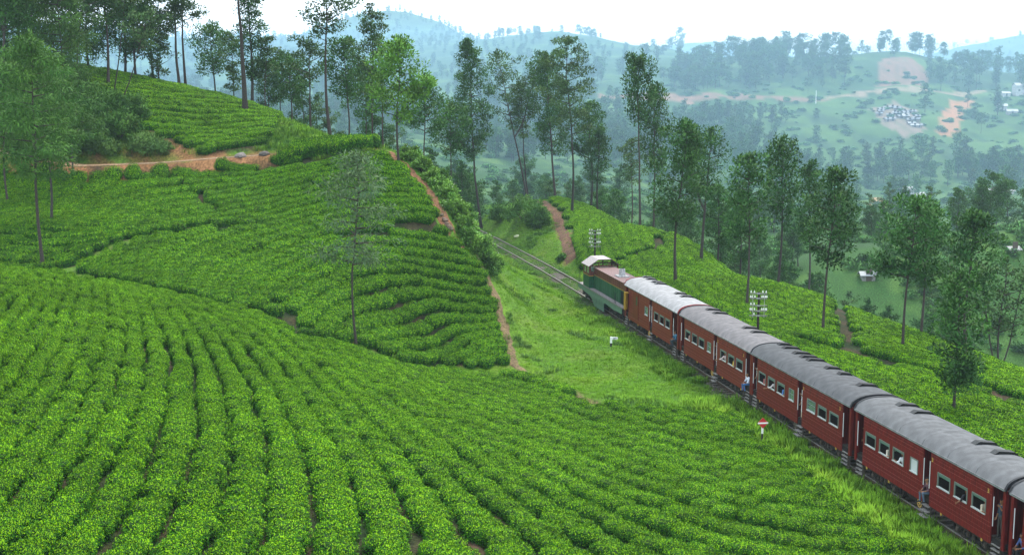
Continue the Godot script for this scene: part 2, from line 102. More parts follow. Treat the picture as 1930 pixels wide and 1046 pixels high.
const SHRUBS := [
	[-9.15, -118.29, 2.20, 1.50, 1, "topmost low flowering shrub of the hedge where the red footpath starts"],
	[-7.85, -116.77, 2.30, 1.80, 1, "flowering shrub second from the top of the footpath hedge"],
	[-6.70, -115.11, 2.40, 1.90, 1, "pale-flowered shrub third from the top of the footpath hedge"],
	[-5.64, -113.46, 2.40, 2.00, 1, "pale-flowered shrub in the middle of the footpath hedge"],
	[-4.88, -111.95, 2.40, 2.20, 1, "dark rounded shrub by the step in the red footpath"],
	[-4.07, -110.48, 2.30, 2.10, 1, "low white-flecked shrub above the biggest hedge bush"],
	[-3.00, -109.33, 3.00, 2.70, 1, "biggest white-flowered bush, lowest of the footpath hedge above the rails"],
	[-1.82, -109.12, 2.00, 1.60, 0, "plain green shrub at the foot of the hedge beside the rails"],
	[-6.70, -118.25, 2.40, 1.70, 0, "plain leafy shrub behind the top of the footpath hedge"],
	[-4.35, -115.26, 2.60, 1.80, 0, "plain leafy shrub behind the middle of the footpath hedge"],
	[-2.38, -111.65, 2.60, 2.00, 1, "flowering shrub behind the dark rounded shrub of the footpath hedge"],
	[1.39, -173.57, 5.83, 3.33, 0, "wide tangled bush on the bank right of the rails, beside the red earth cut"],
	[3.43, -170.81, 3.42, 2.73, 0, "smaller dark bush against the red earth cut right of the rails"],
	[-1.47, -182.42, 3.21, 2.19, 0, "low green bush in the gap beyond the end of the rails"],
	[5.62, -149.75, 1.08, 0.84, 0, "small round dark bush on the grass left of the locomotive cab"],
	[-37.19, -130.86, 3.66, 2.62, 0, "rounded bush at the top of the red scree"],
	[-37.28, -126.52, 4.55, 3.04, 0, "broad bush on the grassy bank above the dirt road"],
	[-39.63, -124.31, 3.98, 2.49, 2, "yellowish fern-like bush hanging over the red bank"],
	[-41.98, -123.12, 4.43, 2.95, 2, "large fern-like bush at the foot of the left trees"],
	[-45.34, -122.92, 4.92, 2.95, 0, "dark bush above the red bank at the left edge"],
	[-37.99, -123.71, 2.97, 1.68, 2, "grassy clump at the lip of the red bank"],
	[-43.49, -121.74, 4.38, 3.41, 0, "dense green bush on the red bank under the leftmost trees"],
	[-39.46, -130.65, 4.18, 3.14, 0, "blue-green bush at the foot of the reddish trunk"],
	[-41.54, -128.16, 4.61, 3.59, 0, "dark bush on the upper bank under the thin pale stem"],
	[-44.06, -126.52, 5.57, 4.05, 0, "large dark bush on the upper bank at the left"],
	[-47.35, -125.92, 5.54, 4.03, 0, "large shadowed bush at the left edge of the bank"],
	[-34.12, -124.91, 4.00, 1.50, 2, "low bright grassy clump between the scree and the bank"]]

const EYE_HEIGHT := 20.5
const TRACK_TURN := 0.19687   # the line's angle to the view, radians

var rng := RandomNumberGenerator.new()
var lumps := FastNoiseLite.new()
var fine := FastNoiseLite.new()
var used := {}
var M := {}

# ---------------------------------------------------------------- mesh building
class MB:
	var v := PackedVector3Array()
	var n := PackedVector3Array()
	var c := PackedColorArray()
	func tri(a: Vector3, b: Vector3, d: Vector3, na: Vector3, nb: Vector3, nd: Vector3, col: Color) -> void:
		if (d - a).cross(b - a).dot(na + nb + nd) < 0.0:
			v.append(a); v.append(d); v.append(b)
			n.append(na); n.append(nd); n.append(nb)
		else:
			v.append(a); v.append(b); v.append(d)
			n.append(na); n.append(nb); n.append(nd)
		c.append(col); c.append(col); c.append(col)
	func quad(a: Vector3, b: Vector3, d: Vector3, e: Vector3, nn: Vector3, col: Color) -> void:
		tri(a, b, d, nn, nn, nn, col)
		tri(a, d, e, nn, nn, nn, col)
	func face(p: Array, col: Color, out: Vector3) -> void:
		var nn: Vector3 = (p[2] - p[0]).cross(p[1] - p[0]).normalized()
		if nn.dot(out) < 0.0:
			nn = -nn
		for i in range(1, p.size() - 1):
			tri(p[0], p[i], p[i + 1], nn, nn, nn, col)
	func box(at: Vector3, size: Vector3, col: Color, turn := Basis()) -> void:
		var h := size * 0.5
		var ax: Array[Vector3] = [turn.x, turn.y, turn.z]
		var hs: Array[float] = [h.x, h.y, h.z]
		for i in 3:
			for s in [-1.0, 1.0]:
				var nn: Vector3 = ax[i] * s
				var u: Vector3 = ax[(i + 1) % 3] * hs[(i + 1) % 3]
				var w: Vector3 = ax[(i + 2) % 3] * hs[(i + 2) % 3]
				var o: Vector3 = at + nn * hs[i]
				quad(o - u - w, o + u - w, o + u + w, o - u + w, nn, col)
	func span(a: Vector3, b: Vector3, col: Color) -> void:   # a box between two corners
		box((a + b) * 0.5, (b - a).abs(), col)
	func tube(pts: PackedVector3Array, radii: PackedFloat32Array, sides: int, col: Color, cap := true) -> void:
		var ring := []
		var up := Vector3(0.31, 0.2, 0.93)
		for i in pts.size():
			var t: Vector3 = (pts[mini(i + 1, pts.size() - 1)] - pts[maxi(i - 1, 0)]).normalized()
			var x := t.cross(up)
			if x.length() < 0.05:
				x = t.cross(Vector3(1, 0, 0))
			x = x.normalized()
			var y := x.cross(t)
			var r := PackedVector3Array()
			for k in sides:
				var a := TAU * k / sides
				r.append(x * cos(a) + y * sin(a))
			ring.append(r)
		for i in pts.size() - 1:
			for k in sides:
				var k2 := (k + 1) % sides
				var a: Vector3 = pts[i] + ring[i][k] * radii[i]
				var b: Vector3 = pts[i] + ring[i][k2] * radii[i]
				var d: Vector3 = pts[i + 1] + ring[i + 1][k2] * radii[i + 1]
				var e: Vector3 = pts[i + 1] + ring[i + 1][k] * radii[i + 1]
				tri(a, b, d, ring[i][k], ring[i][k2], ring[i + 1][k2], col)
				tri(a, d, e, ring[i][k], ring[i + 1][k2], ring[i + 1][k], col)
		if cap:
			for end in [0, pts.size() - 1]:
				var t: Vector3 = (pts[end] - pts[1 if end == 0 else end - 1]).normalized()
				for k in sides:
					tri(pts[end], pts[end] + ring[end][k] * radii[end], pts[end] + ring[end][(k + 1) % sides] * radii[end], t, t, t, col)
	func rod(a: Vector3, b: Vector3, r: float, col: Color, sides := 6) -> void:
		tube(PackedVector3Array([a, b]), PackedFloat32Array([r, r]), sides, col)
	func disc(at: Vector3, axis: Vector3, r: float, thick: float, sides: int, col: Color) -> void:
		tube(PackedVector3Array([at - axis * thick * 0.5, at + axis * thick * 0.5]), PackedFloat32Array([r, r]), sides, col)
	func leaf(at: Vector3, along: Vector3, side: Vector3, nn: Vector3, col: Color) -> void:
		# a rhombic leaf folded a little along its midrib
		var mid := at + along * 0.45
		var tip := at + along
		var l := mid + side
		var r := mid - side
		tri(at, l, tip, nn, (nn + side.normalized() * 0.25).normalized(), nn, col)
		tri(at, tip, r, nn, nn, (nn - side.normalized() * 0.25).normalized(), col)
	func mesh() -> ArrayMesh:
		var arr := []
		arr.resize(Mesh.ARRAY_MAX)
		arr[Mesh.ARRAY_VERTEX] = v
		arr[Mesh.ARRAY_NORMAL] = n
		arr[Mesh.ARRAY_COLOR] = c
		var m := ArrayMesh.new()
		m.add_surface_from_arrays(Mesh.PRIMITIVE_TRIANGLES, arr)
		return m

func numbered(called: String) -> String:
	var k: int = used.get(called, 0)
	used[called] = k + 1
	return called if k == 0 else "%s_%03d" % [called, k]

func thing(called: String, label: String, category: String, at := Vector3.ZERO, turn := 0.0, group := "") -> Node3D:
	var o := Node3D.new()
	o.name = numbered(called)
	o.position = at
	o.rotation.y = turn
	add_child(o)
	tag(o, label, category, group)
	return o

func tag(o: Node, label: String, category: String, group := "") -> void:
	o.set_meta("label", label)
	o.set_meta("category", category)
	if group:
		o.set_meta("group", group)

func part(parent: Node, called: String, shape, mat: Material) -> MeshInstance3D:
	var o := MeshInstance3D.new()
	o.name = called
	var m: Mesh = shape.mesh() if shape is MB else shape
	o.mesh = m
	if m is ArrayMesh and m.get_surface_count() == 1 and m.surface_get_material(0) == null:
		m.surface_set_material(0, mat)
	else:
		o.material_override = mat
	# pieces of one thing share its name with a number behind it
	var k := 0
	var base := called
	while parent.has_node(NodePath(called)):
		k += 1
		called = "%s_%03d" % [base, k]
	o.name = called
	parent.add_child(o, true)
	return o

func scatter(called: String, shape: Mesh, places: Array[Transform3D], tints: PackedColorArray, mat: Material, parent: Node = self) -> MultiMeshInstance3D:
	var mm := MultiMesh.new()
	mm.transform_format = MultiMesh.TRANSFORM_3D
	mm.use_colors = true
	mm.mesh = shape
	mm.instance_count = places.size()
	for i in places.size():
		mm.set_instance_transform(i, places[i])
		mm.set_instance_color(i, tints[i])
	var o := MultiMeshInstance3D.new()
	o.name = numbered(called) if parent == self else called
	o.multimesh = mm
	o.material_override = mat
	parent.add_child(o, true)
	o.set_meta("kind", "stuff")
	return o

func structure(called: String, shape, mat: Material) -> MeshInstance3D:
	var o := part(self, numbered(called), shape, mat)
	o.set_meta("kind", "structure")
	return o

func rnd(a: float, b: float) -> float:
	return rng.randf_range(a, b)

func tint(c: Color, amount: float) -> Color:
	var k := 1.0 + rnd(-amount, amount)
	return Color(c.r * k * (1.0 + rnd(-amount, amount) * 0.3), c.g * k, c.b * k * (1.0 + rnd(-amount, amount) * 0.3))

# ---------------------------------------------------------------- materials
func grain(freq: float, dark: float, light: float, seed_no: int, octaves := 4) -> NoiseTexture2D:
	var f := FastNoiseLite.new()
	f.seed = seed_no
	f.noise_type = FastNoiseLite.TYPE_SIMPLEX_SMOOTH
	f.frequency = freq
	f.fractal_octaves = octaves
	var t := NoiseTexture2D.new()
	t.width = 512
	t.height = 512
	t.seamless = true
	t.noise = f
	var g := Gradient.new()
	g.set_color(0, Color(dark, dark, dark))
	g.set_color(1, Color(light, light, light))
	g.set_offset(0, 0.25)
	g.set_offset(1, 0.75)
	t.color_ramp = g
	return t

func surface(rough: float, tex: Texture2D = null, scale := 1.0, relief: Texture2D = null, depth := 1.0, metal := 0.0, leaf := 0.0) -> StandardMaterial3D:
	var m := StandardMaterial3D.new()
	m.vertex_color_use_as_albedo = true
	m.roughness = rough
	m.metallic = metal
	m.metallic_specular = 0.5 if metal > 0.0 or rough < 0.7 else 0.3
	m.cull_mode = BaseMaterial3D.CULL_DISABLED
	if tex or relief:
		m.uv1_triplanar = true
		m.uv1_scale = Vector3.ONE * scale
		m.albedo_texture = tex
	if relief:
		m.heightmap_enabled = true
		m.heightmap_texture = relief
		m.heightmap_scale = depth
	if leaf > 0.0:
		m.backlight_enabled = true
		m.backlight = Color(leaf, leaf, leaf)
	return m

func make_materials() -> void:
	var soft := grain(0.004, 0.86, 1.0, 3, 2)
	var streak := grain(0.02, 0.62, 1.0, 8, 5)
	var rough := grain(0.04, 0.0, 1.0, 11, 4)
	M.ground = surface(0.95, grain(0.02, 0.62, 1.0, 5, 5), 0.35, rough, 3.0)
	M.ground.uv1_world_triplanar = true
	M.leaf = surface(0.6, null, 1.0, null, 1.0, 0.0, 0.7)
	M.leaf.metallic_specular = 0.2
	M.tea = surface(0.5, null, 1.0, null, 1.0, 0.0, 0.6)
	M.tea.metallic_specular = 0.12
	M.grass = surface(0.75, null, 1.0, null, 1.0, 0.0, 0.6)
	M.grass.metallic_specular = 0.15
	M.bark = surface(0.9, streak, 1.2, rough, 1.5)
	M.paint = surface(0.42, grain(0.018, 0.74, 1.0, 27, 4), 1.0)
	M.paint.uv1_scale = Vector3(1.1, 0.16, 1.1)
	M.paint.metallic_specular = 0.28
	M.paint.roughness = 0.5
	M.worn = surface(0.65, streak, 0.9)
	M.roof = surface(0.85, grain(0.012, 0.84, 1.0, 19, 5), 0.22)
	M.dark = surface(0.75, streak, 1.5)
	M.steel = surface(0.35, soft, 1.0, null, 1.0, 0.8)
	M.plain = surface(0.55)
	M.cloth = surface(0.9)
	M.porcelain = surface(0.2)
	M.wall = surface(0.85, soft, 0.4)
	var g := StandardMaterial3D.new()
	g.transparency = BaseMaterial3D.TRANSPARENCY_ALPHA
	g.albedo_color = Color(0.55, 0.68, 0.62, 0.22)
	g.roughness = 0.06
	M.glass = g

# ---------------------------------------------------------------- the lie of the land
const GRID := 1.5
const GX0 := -132.0
const GZ0 := 9.0
const GNX := 178
const GNZ := 162
const FNA := 70
const FNB := 64
const FA0 := -1.2
const FB0 := 4.3
const FDA := 0.0348
const FDB := 0.0625
var near_grid := PackedFloat32Array()
var far_grid := PackedFloat32Array()
var benches := []

func solve_plate(pts: PackedVector3Array, stiff: float) -> PackedFloat64Array:
	# thin-plate spline through (x, z) -> y
	var n := pts.size()
	var m := n + 3
	var rows := []
	for i in n:
		var r := PackedFloat64Array()
		r.resize(m + 1)
		for j in n:
			var dx := pts[i].x - pts[j].x
			var dz := pts[i].z - pts[j].z
			var d2 := dx * dx + dz * dz
			r[j] = 0.5 * d2 * log(d2) if d2 > 1e-12 else 0.0
		r[i] += stiff
		r[n] = 1.0
		r[n + 1] = pts[i].x
		r[n + 2] = pts[i].z
		r[m] = pts[i].y
		rows.append(r)
	for k in 3:
		var r := PackedFloat64Array()
		r.resize(m + 1)
		for j in n:
			r[j] = 1.0 if k == 0 else (pts[j].x if k == 1 else pts[j].z)
		rows.append(r)
	for k in m:
		var best := k
		for i in range(k + 1, m):
			if absf(rows[i][k]) > absf(rows[best][k]):
				best = i
		var t = rows[k]
		rows[k] = rows[best]
		rows[best] = t
		var p: PackedFloat64Array = rows[k]
		for i in range(k + 1, m):
			var r: PackedFloat64Array = rows[i]
			var f := r[k] / p[k]
			if f != 0.0:
				for j in range(k, m + 1):
					r[j] -= f * p[j]
				rows[i] = r
	var s := PackedFloat64Array()
	s.resize(m)
	for k in range(m - 1, -1, -1):
		var r: PackedFloat64Array = rows[k]
		var a := r[m]
		for j in range(k + 1, m):
			a -= r[j] * s[j]
		s[k] = a / r[k]
	return s

func plate(pts: PackedVector3Array, s: PackedFloat64Array, x: float, z: float) -> float:
	var n := pts.size()
	var y := s[n] + s[n + 1] * x + s[n + 2] * z
	for i in n:
		var p := pts[i]
		var d2 := (x - p.x) * (x - p.x) + (z - p.z) * (z - p.z)
		if d2 > 1e-12:
			y += s[i] * 0.5 * d2 * log(d2)
	return y

func cubic(g: PackedFloat32Array, nx: int, nz: int, fx: float, fz: float) -> float:
	var ix := clampi(int(fx), 1, nx - 3)
	var iz := clampi(int(fz), 1, nz - 3)
	var t := clampf(fx - ix, -1.0, 2.0)
	var u := clampf(fz - iz, -1.0, 2.0)
	var col := [0.0, 0.0, 0.0, 0.0]
	for k in 4:
		var o := (iz - 1 + k) * nx + ix
		var a := g[o - 1]
		var b := g[o]
		var c := g[o + 1]
		var d := g[o + 2]
		col[k] = b + 0.5 * t * (c - a + t * (2.0 * a - 5.0 * b + 4.0 * c - d + t * (3.0 * (b - c) + d - a)))
	var a: float = col[0]
	var b: float = col[1]
	var c: float = col[2]
	var d: float = col[3]
	return b + 0.5 * u * (c - a + u * (2.0 * a - 5.0 * b + 4.0 * c - d + u * (3.0 * (b - c) + d - a)))

func track_x(z: float) -> float:
	var x := 22.14 - 0.1995 * (z - 53.8)
	if z > 120.0:
		x -= 0.0005 * (z - 120.0) * (z - 120.0)
	return x

func raw_height(x: float, z: float) -> float:
	var t := maxf(smoothstep(185.0, 235.0, z), smoothstep(85.0, 125.0, absf(x)))
	var h := 0.0
	if t < 1.0:
		h += (1.0 - t) * cubic(near_grid, GNX, GNZ, (x - GX0) / GRID, (z - GZ0) / GRID)
	if t > 0.0:
		var zz := maxf(z, 74.0)
		var f := cubic(far_grid, FNA, FNB, (clampf(x / zz, -1.15, 1.15) - FA0) / FDA, (log(zz) - FB0) / FDB)
		var rough := smoothstep(230.0, 420.0, z)
		f += rough * (lumps.get_noise_2d(x * 0.6, z * 0.6) * 3.2 + lumps.get_noise_2d(x * 2.4, z * 2.4) * 1.0)
		h += t * f
	h += (1.0 - smoothstep(150.0, 260.0, z)) * 0.12 * lumps.get_noise_2d(x * 14.0, z * 14.0)
	return h

func height(x: float, z: float) -> float:   # z counts away from the camera here
	var h := raw_height(x, z)
	if z < 215.0:
		var d := absf(x - track_x(z))
		var k := (1.0 - smoothstep(1.9, 4.6, d)) * (1.0 - smoothstep(185.0, 215.0, z))
		h = lerpf(h, -0.34, k)
		if z > 80.0 and z < 140.0:
			for b in benches:
				if b.box.has_point(Vector2(x, z)):
					var q := along(b.pts, Vector2(x, z))
					if q.x < b.outer:
						var i := int(q.y)
						var level: float = lerpf(b.level[i], b.level[mini(i + 1, b.level.size() - 1)], q.y - i)
						h = lerpf(h, level, 1.0 - smoothstep(b.inner, b.outer, q.x))
	return h

func along(pts: Array, p: Vector2) -> Vector2:
	# (distance to the line, where on it: segment number and share)
	var best := Vector2(1e9, 0)
	for i in pts.size() - 1:
		var a: Vector2 = pts[i]
		var b: Vector2 = pts[i + 1]
		var t := clampf((p - a).dot(b - a) / (b - a).length_squared(), 0.0, 1.0)
		var d := p.distance_to(a.lerp(b, t))
		if d < best.x:
			best = Vector2(d, i + t)
	return best

func bench(pts: Array, inner: float, outer: float, drop: float) -> void:
	var level := []
	var r := Rect2(pts[0], Vector2.ZERO)
	for p in pts:
		level.append(height(p.x, p.y) - drop)
		r = r.expand(p)
	benches.append({"pts": pts, "inner": inner, "outer": outer, "level": level, "box": r.grow(outer)})

func at_ground(x: float, z: float, lift := 0.0) -> Vector3:
	return Vector3(x, height(x, z) + lift, -z)

func ground_normal(x: float, z: float) -> Vector3:
	var e := 0.6
	return Vector3(height(x - e, z) - height(x + e, z), 2.0 * e, height(x, z + e) - height(x, z - e)).normalized()

func make_land() -> void:
	lumps.seed = 21
	lumps.noise_type = FastNoiseLite.TYPE_SIMPLEX_SMOOTH
	lumps.frequency = 0.02
	lumps.fractal_octaves = 3
	fine.seed = 5
	fine.noise_type = FastNoiseLite.TYPE_SIMPLEX_SMOOTH
	fine.frequency = 0.25
	fine.fractal_octaves = 3
	var a := PackedVector3Array()
	for p in TERRAIN_NEAR:
		a.append(Vector3(p.x / 50.0, p.y, p.z / 50.0))
	var s := solve_plate(a, 0.002)
	near_grid.resize(GNX * GNZ)
	for j in GNZ:
		for i in GNX:
			near_grid[j * GNX + i] = plate(a, s, (GX0 + i * GRID) / 50.0, (GZ0 + j * GRID) / 50.0)
	var b := PackedVector3Array()
	for p in TERRAIN_FAR:
		b.append(Vector3(2.5 * p.x / p.z, p.y, log(p.z)))
	s = solve_plate(b, 0.001)
	far_grid.resize(FNA * FNB)
	for j in FNB:
		for i in FNA:
			far_grid[j * FNA + i] = plate(b, s, 2.5 * (FA0 + i * FDA), FB0 + j * FDB)
	bench(ROAD, 1.5, 3.2, -0.25)
	bench(FOOTPATH, 0.5, 1.4, 0.15)

func inside(p: Vector2, poly: PackedVector2Array) -> bool:
	return Geometry2D.is_point_in_polygon(p, poly)

var fields := []
var gaps := []
var patches := []

func make_regions() -> void:
	# every tea field: outline, centre of its curved rows, spacing, brightness of its young leaves
	for f in [[FIELD_KNOLL, Vector2(-32, 50), 1.9, 0.52], [FIELD_MIDDLE, Vector2(-22, 126), 1.7, 0.4], [FIELD_LEFT, Vector2(-30, 140), 1.7, 0.38],
			[FIELD_TERRACE, Vector2(-22, 160), 1.3, 0.4], [FIELD_UPPER, Vector2(-44, 176), 1.6, 0.52], [FIELD_RIGHT, Vector2(150, 150), 1.6, 0.62], [FIELD_NOTCH, Vector2(-20, 260), 1.5, 0.5]]:
		var poly := PackedVector2Array(f[0])
		var r := Rect2(poly[0], Vector2.ZERO)
		for p in poly:
			r = r.expand(p)
		fields.append({"poly": poly, "centre": f[1], "gap": f[2], "young": f[3], "box": r})
	for g in [[GULLY, 0.75], [GAP_LEFT, 0.1], [GAP_LOBE, 0.35], [GAP_RIGHT, 0.6], [GAP_RIDGE, 0.5], [GAP_SPUR, 0.35], [GAP_CREST, 0.3], [TERRACE_EDGE, 0.35], [ROAD, 2.1], [FOOTPATH, 0.9], [SIDEPATH, 0.15], [LOWPATH, 0.4], [CUTPATH, 0.8]]:
		var r := Rect2(g[0][0], Vector2.ZERO)
		for p in g[0]:
			r = r.expand(p)
		gaps.append({"pts": g[0], "half": g[1], "box": r.grow(g[1] + 1.5)})
	for q in [[PATCH_FIELD, Color(0.30, 0.17, 0.11)], [PATCH_SLIDE, Color(0.50, 0.24, 0.12)], [PATCH_RUBBLE, Color(0.30, 0.22, 0.17)], [PATCH_YARD, Color(0.50, 0.32, 0.17)],
			[PATCH_YARD2, Color(0.45, 0.26, 0.16)], [PATCH_CUT, Color(0.36, 0.20, 0.13)], [PATCH_CUT2, Color(0.30, 0.17, 0.12)], [PATCH_CUT3, Color(0.36, 0.27, 0.18)]]:
		patches.append({"poly": PackedVector2Array(q[0]), "colour": q[1]})

func field_at(p: Vector2) -> int:
	for i in fields.size():
		if fields[i].box.has_point(p) and inside(p, fields[i].poly):
			return i
	return -1

func gap_distance(p: Vector2) -> float:   # under 0 on a path between the bushes
	var best := 9.0
	for g in gaps:
		if g.box.has_point(p):
			best = minf(best, along(g.pts, p).x - g.half)
	return best

func ground_colour(x: float, z: float, h: float) -> Color:
	var p := Vector2(x, z)
	var a := fine.get_noise_2d(x, z)
	var b := lumps.get_noise_2d(x * 3.0, z * 3.0)
	if z < 232.0 and absf(x) < 100.0:
		var earth := Color(0.23, 0.105, 0.042).lerp(Color(0.34, 0.17, 0.075), clampf(0.5 + a, 0.0, 1.0))
		var grass := Color(0.075, 0.19, 0.012).lerp(Color(0.14, 0.27, 0.02), clampf(0.5 + a * 0.8 + b * 0.6, 0.0, 1.0))
		var col := grass
		var dry := lumps.get_noise_2d(x * 7.0 + 90.0, z * 7.0)
		col = col.lerp(Color(0.15, 0.235, 0.03), clampf(dry * 1.6 - 0.1, 0.0, 0.6))
		var wild := maxf(smoothstep(10.0, 20.0, x - track_x(z)), smoothstep(150.0, 175.0, z) * smoothstep(6.0, 10.0, absf(x - track_x(z))))
		col = col.lerp(Color(0.04, 0.12, 0.025).lerp(Color(0.08, 0.18, 0.035), clampf(0.5 + b * 1.5 + a, 0.0, 1.0)), wild)
		var f := field_at(p)
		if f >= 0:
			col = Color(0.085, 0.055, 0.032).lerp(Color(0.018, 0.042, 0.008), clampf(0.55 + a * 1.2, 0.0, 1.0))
		if z > 108.0 and z < 150.0 and along(ROAD, p).x < 3.4:
			f = -1
		if f < 0 and z < 150.0:
			var d := along(ROAD, p)
			var bank := 1.0
			if d.x < 6.0 and x < -18.0:
				col = col.lerp(earth, clampf(1.5 - d.x / 2.3 + a * 1.8, 0.0, 1.0) * bank)
			col = col.lerp(earth, clampf(1.5 - along(SCREE, p).x / 0.9 + a, 0.0, 1.0))
			col = col.lerp(Color(0.20, 0.12, 0.075), clampf(1.4 - along(BARE, p).x / 0.6 + a * 1.5, 0.0, 0.8))
		if z > 110.0 and x > -2.0:
			col = col.lerp(earth.darkened(0.25), clampf(1.5 - along(CUTPATH, p).x / 0.55 + a, 0.0, 1.0))
		if absf(x - track_x(z)) < 2.6:
			col = col.lerp(Color(0.11, 0.095, 0.08), clampf((2.3 - absf(x - track_x(z))) * 1.2 + a, 0.0, 0.85))
		return col
	var tea := Color(0.036, 0.108, 0.026)
	var meadow := Color(0.095, 0.20, 0.042)
	var wood := Color(0.035, 0.095, 0.03)
	var k := lumps.get_noise_2d(x * 0.9 + 300.0, z * 0.9)
	var col := tea.lerp(meadow, smoothstep(-0.05, 0.4, k + 0.25 * a))
	if z > 330.0 and z < 700.0 and x > z * 0.18:
		col = col.lerp(meadow, 0.55 + 0.4 * b)
	col = col.lerp(wood, smoothstep(0.05, 0.4, lumps.get_noise_2d(x * 1.3 - 900.0, z * 1.3) + 0.2 * a))
	for q in patches:
		if inside(p + Vector2(a, b) * 3.0, q.poly):
			col = Color(q.colour.r, q.colour.g, q.colour.b).lerp(col, clampf(0.12 + a * 0.6, 0.0, 0.6))
	return col

func build_ground() -> void:
	var zs := PackedFloat32Array()
	var z := 14.0
	while z < 3300.0:
		zs.append(z)
		z += maxf(0.62, 0.0068 * z)
	var cols := 330
	var v := PackedVector3Array()
	var nn := PackedVector3Array()
	var cc := PackedColorArray()
	var idx := PackedInt32Array()
	for j in zs.size():
		var half := 0.47 * zs[j] + 26.0
		for i in cols:
			var x := lerpf(-half, half, float(i) / (cols - 1))
			var h := height(x, zs[j])
			v.append(Vector3(x, h, -zs[j]))
			cc.append(ground_colour(x, zs[j], h))
	for j in zs.size():
		for i in cols:
			var a := v[j * cols + maxi(i - 1, 0)]
			var b := v[j * cols + mini(i + 1, cols - 1)]
			var d := v[maxi(j - 1, 0) * cols + i]
			var e := v[mini(j + 1, zs.size() - 1) * cols + i]
			nn.append((b - a).cross(e - d).normalized())
	for j in zs.size() - 1:
		for i in cols - 1:
			var o := j * cols + i
			idx.append_array(PackedInt32Array([o, o + cols, o + 1, o + 1, o + cols, o + cols + 1]))
	if nn[cols * 40 + 100].y < 0.0:
		for i in nn.size():
			nn[i] = -nn[i]
	var p := 0
	var fa := (v[idx[2]] - v[idx[0]]).cross(v[idx[1]] - v[idx[0]])
	if fa.y < 0.0:
		for i in range(0, idx.size(), 3):
			p = idx[i + 1]
			idx[i + 1] = idx[i + 2]
			idx[i + 2] = p
	var arr := []
	arr.resize(Mesh.ARRAY_MAX)
	arr[Mesh.ARRAY_VERTEX] = v
	arr[Mesh.ARRAY_NORMAL] = nn
	arr[Mesh.ARRAY_COLOR] = cc
	arr[Mesh.ARRAY_INDEX] = idx
	var m := ArrayMesh.new()
	m.add_surface_from_arrays(Mesh.PRIMITIVE_TRIANGLES, arr)
	structure("ground", m, M.ground)

func ribbon(called: String, line: Array, half: float, lift: float, col: Color, ragged := 0.25) -> void:
	var mb := MB.new()
	var pts := []
	for i in line.size() - 1:
		var a: Vector2 = line[i]
		var b: Vector2 = line[i + 1]
		var n := maxi(1, int(a.distance_to(b) / 0.6))
		for k in n:
			pts.append(a.lerp(b, float(k) / n))
	pts.append(line[line.size() - 1])
	var rows := []
	for i in pts.size():
		var t: Vector2 = (pts[mini(i + 1, pts.size() - 1)] - pts[maxi(i - 1, 0)]).normalized()
		var s := Vector2(-t.y, t.x)
		var r := []
		for k in 7:
			var w := (k - 3) / 3.0
			var e := half * (1.0 + ragged * fine.get_noise_2d(i * 1.7 + (50.0 if k > 3 else 0.0), k * 0.1))
			var q: Vector2 = pts[i] + s * w * e
			r.append(at_ground(q.x, q.y, lift * (1.0 - 1.6 * maxf(0.0, absf(w) - 0.7))))
		rows.append(r)
	for i in rows.size() - 1:
		for k in 6:
			var cen: Vector3 = rows[i][k]
			var kk := clampf(0.5 + fine.get_noise_2d(cen.x * 2.0, cen.z * 2.0), 0.0, 1.0)
			mb.face([rows[i][k], rows[i][k + 1], rows[i + 1][k + 1], rows[i + 1][k]], col.lerp(col * 0.65, kk), Vector3.UP)
	structure(called, mb, M.ground)

# ---------------------------------------------------------------- tea
func ball_point() -> Vector3:
	var z := rnd(-1.0, 1.0)
	var a := rnd(0.0, TAU)
	var r := sqrt(1.0 - z * z)
	return Vector3(r * cos(a), z, r * sin(a))

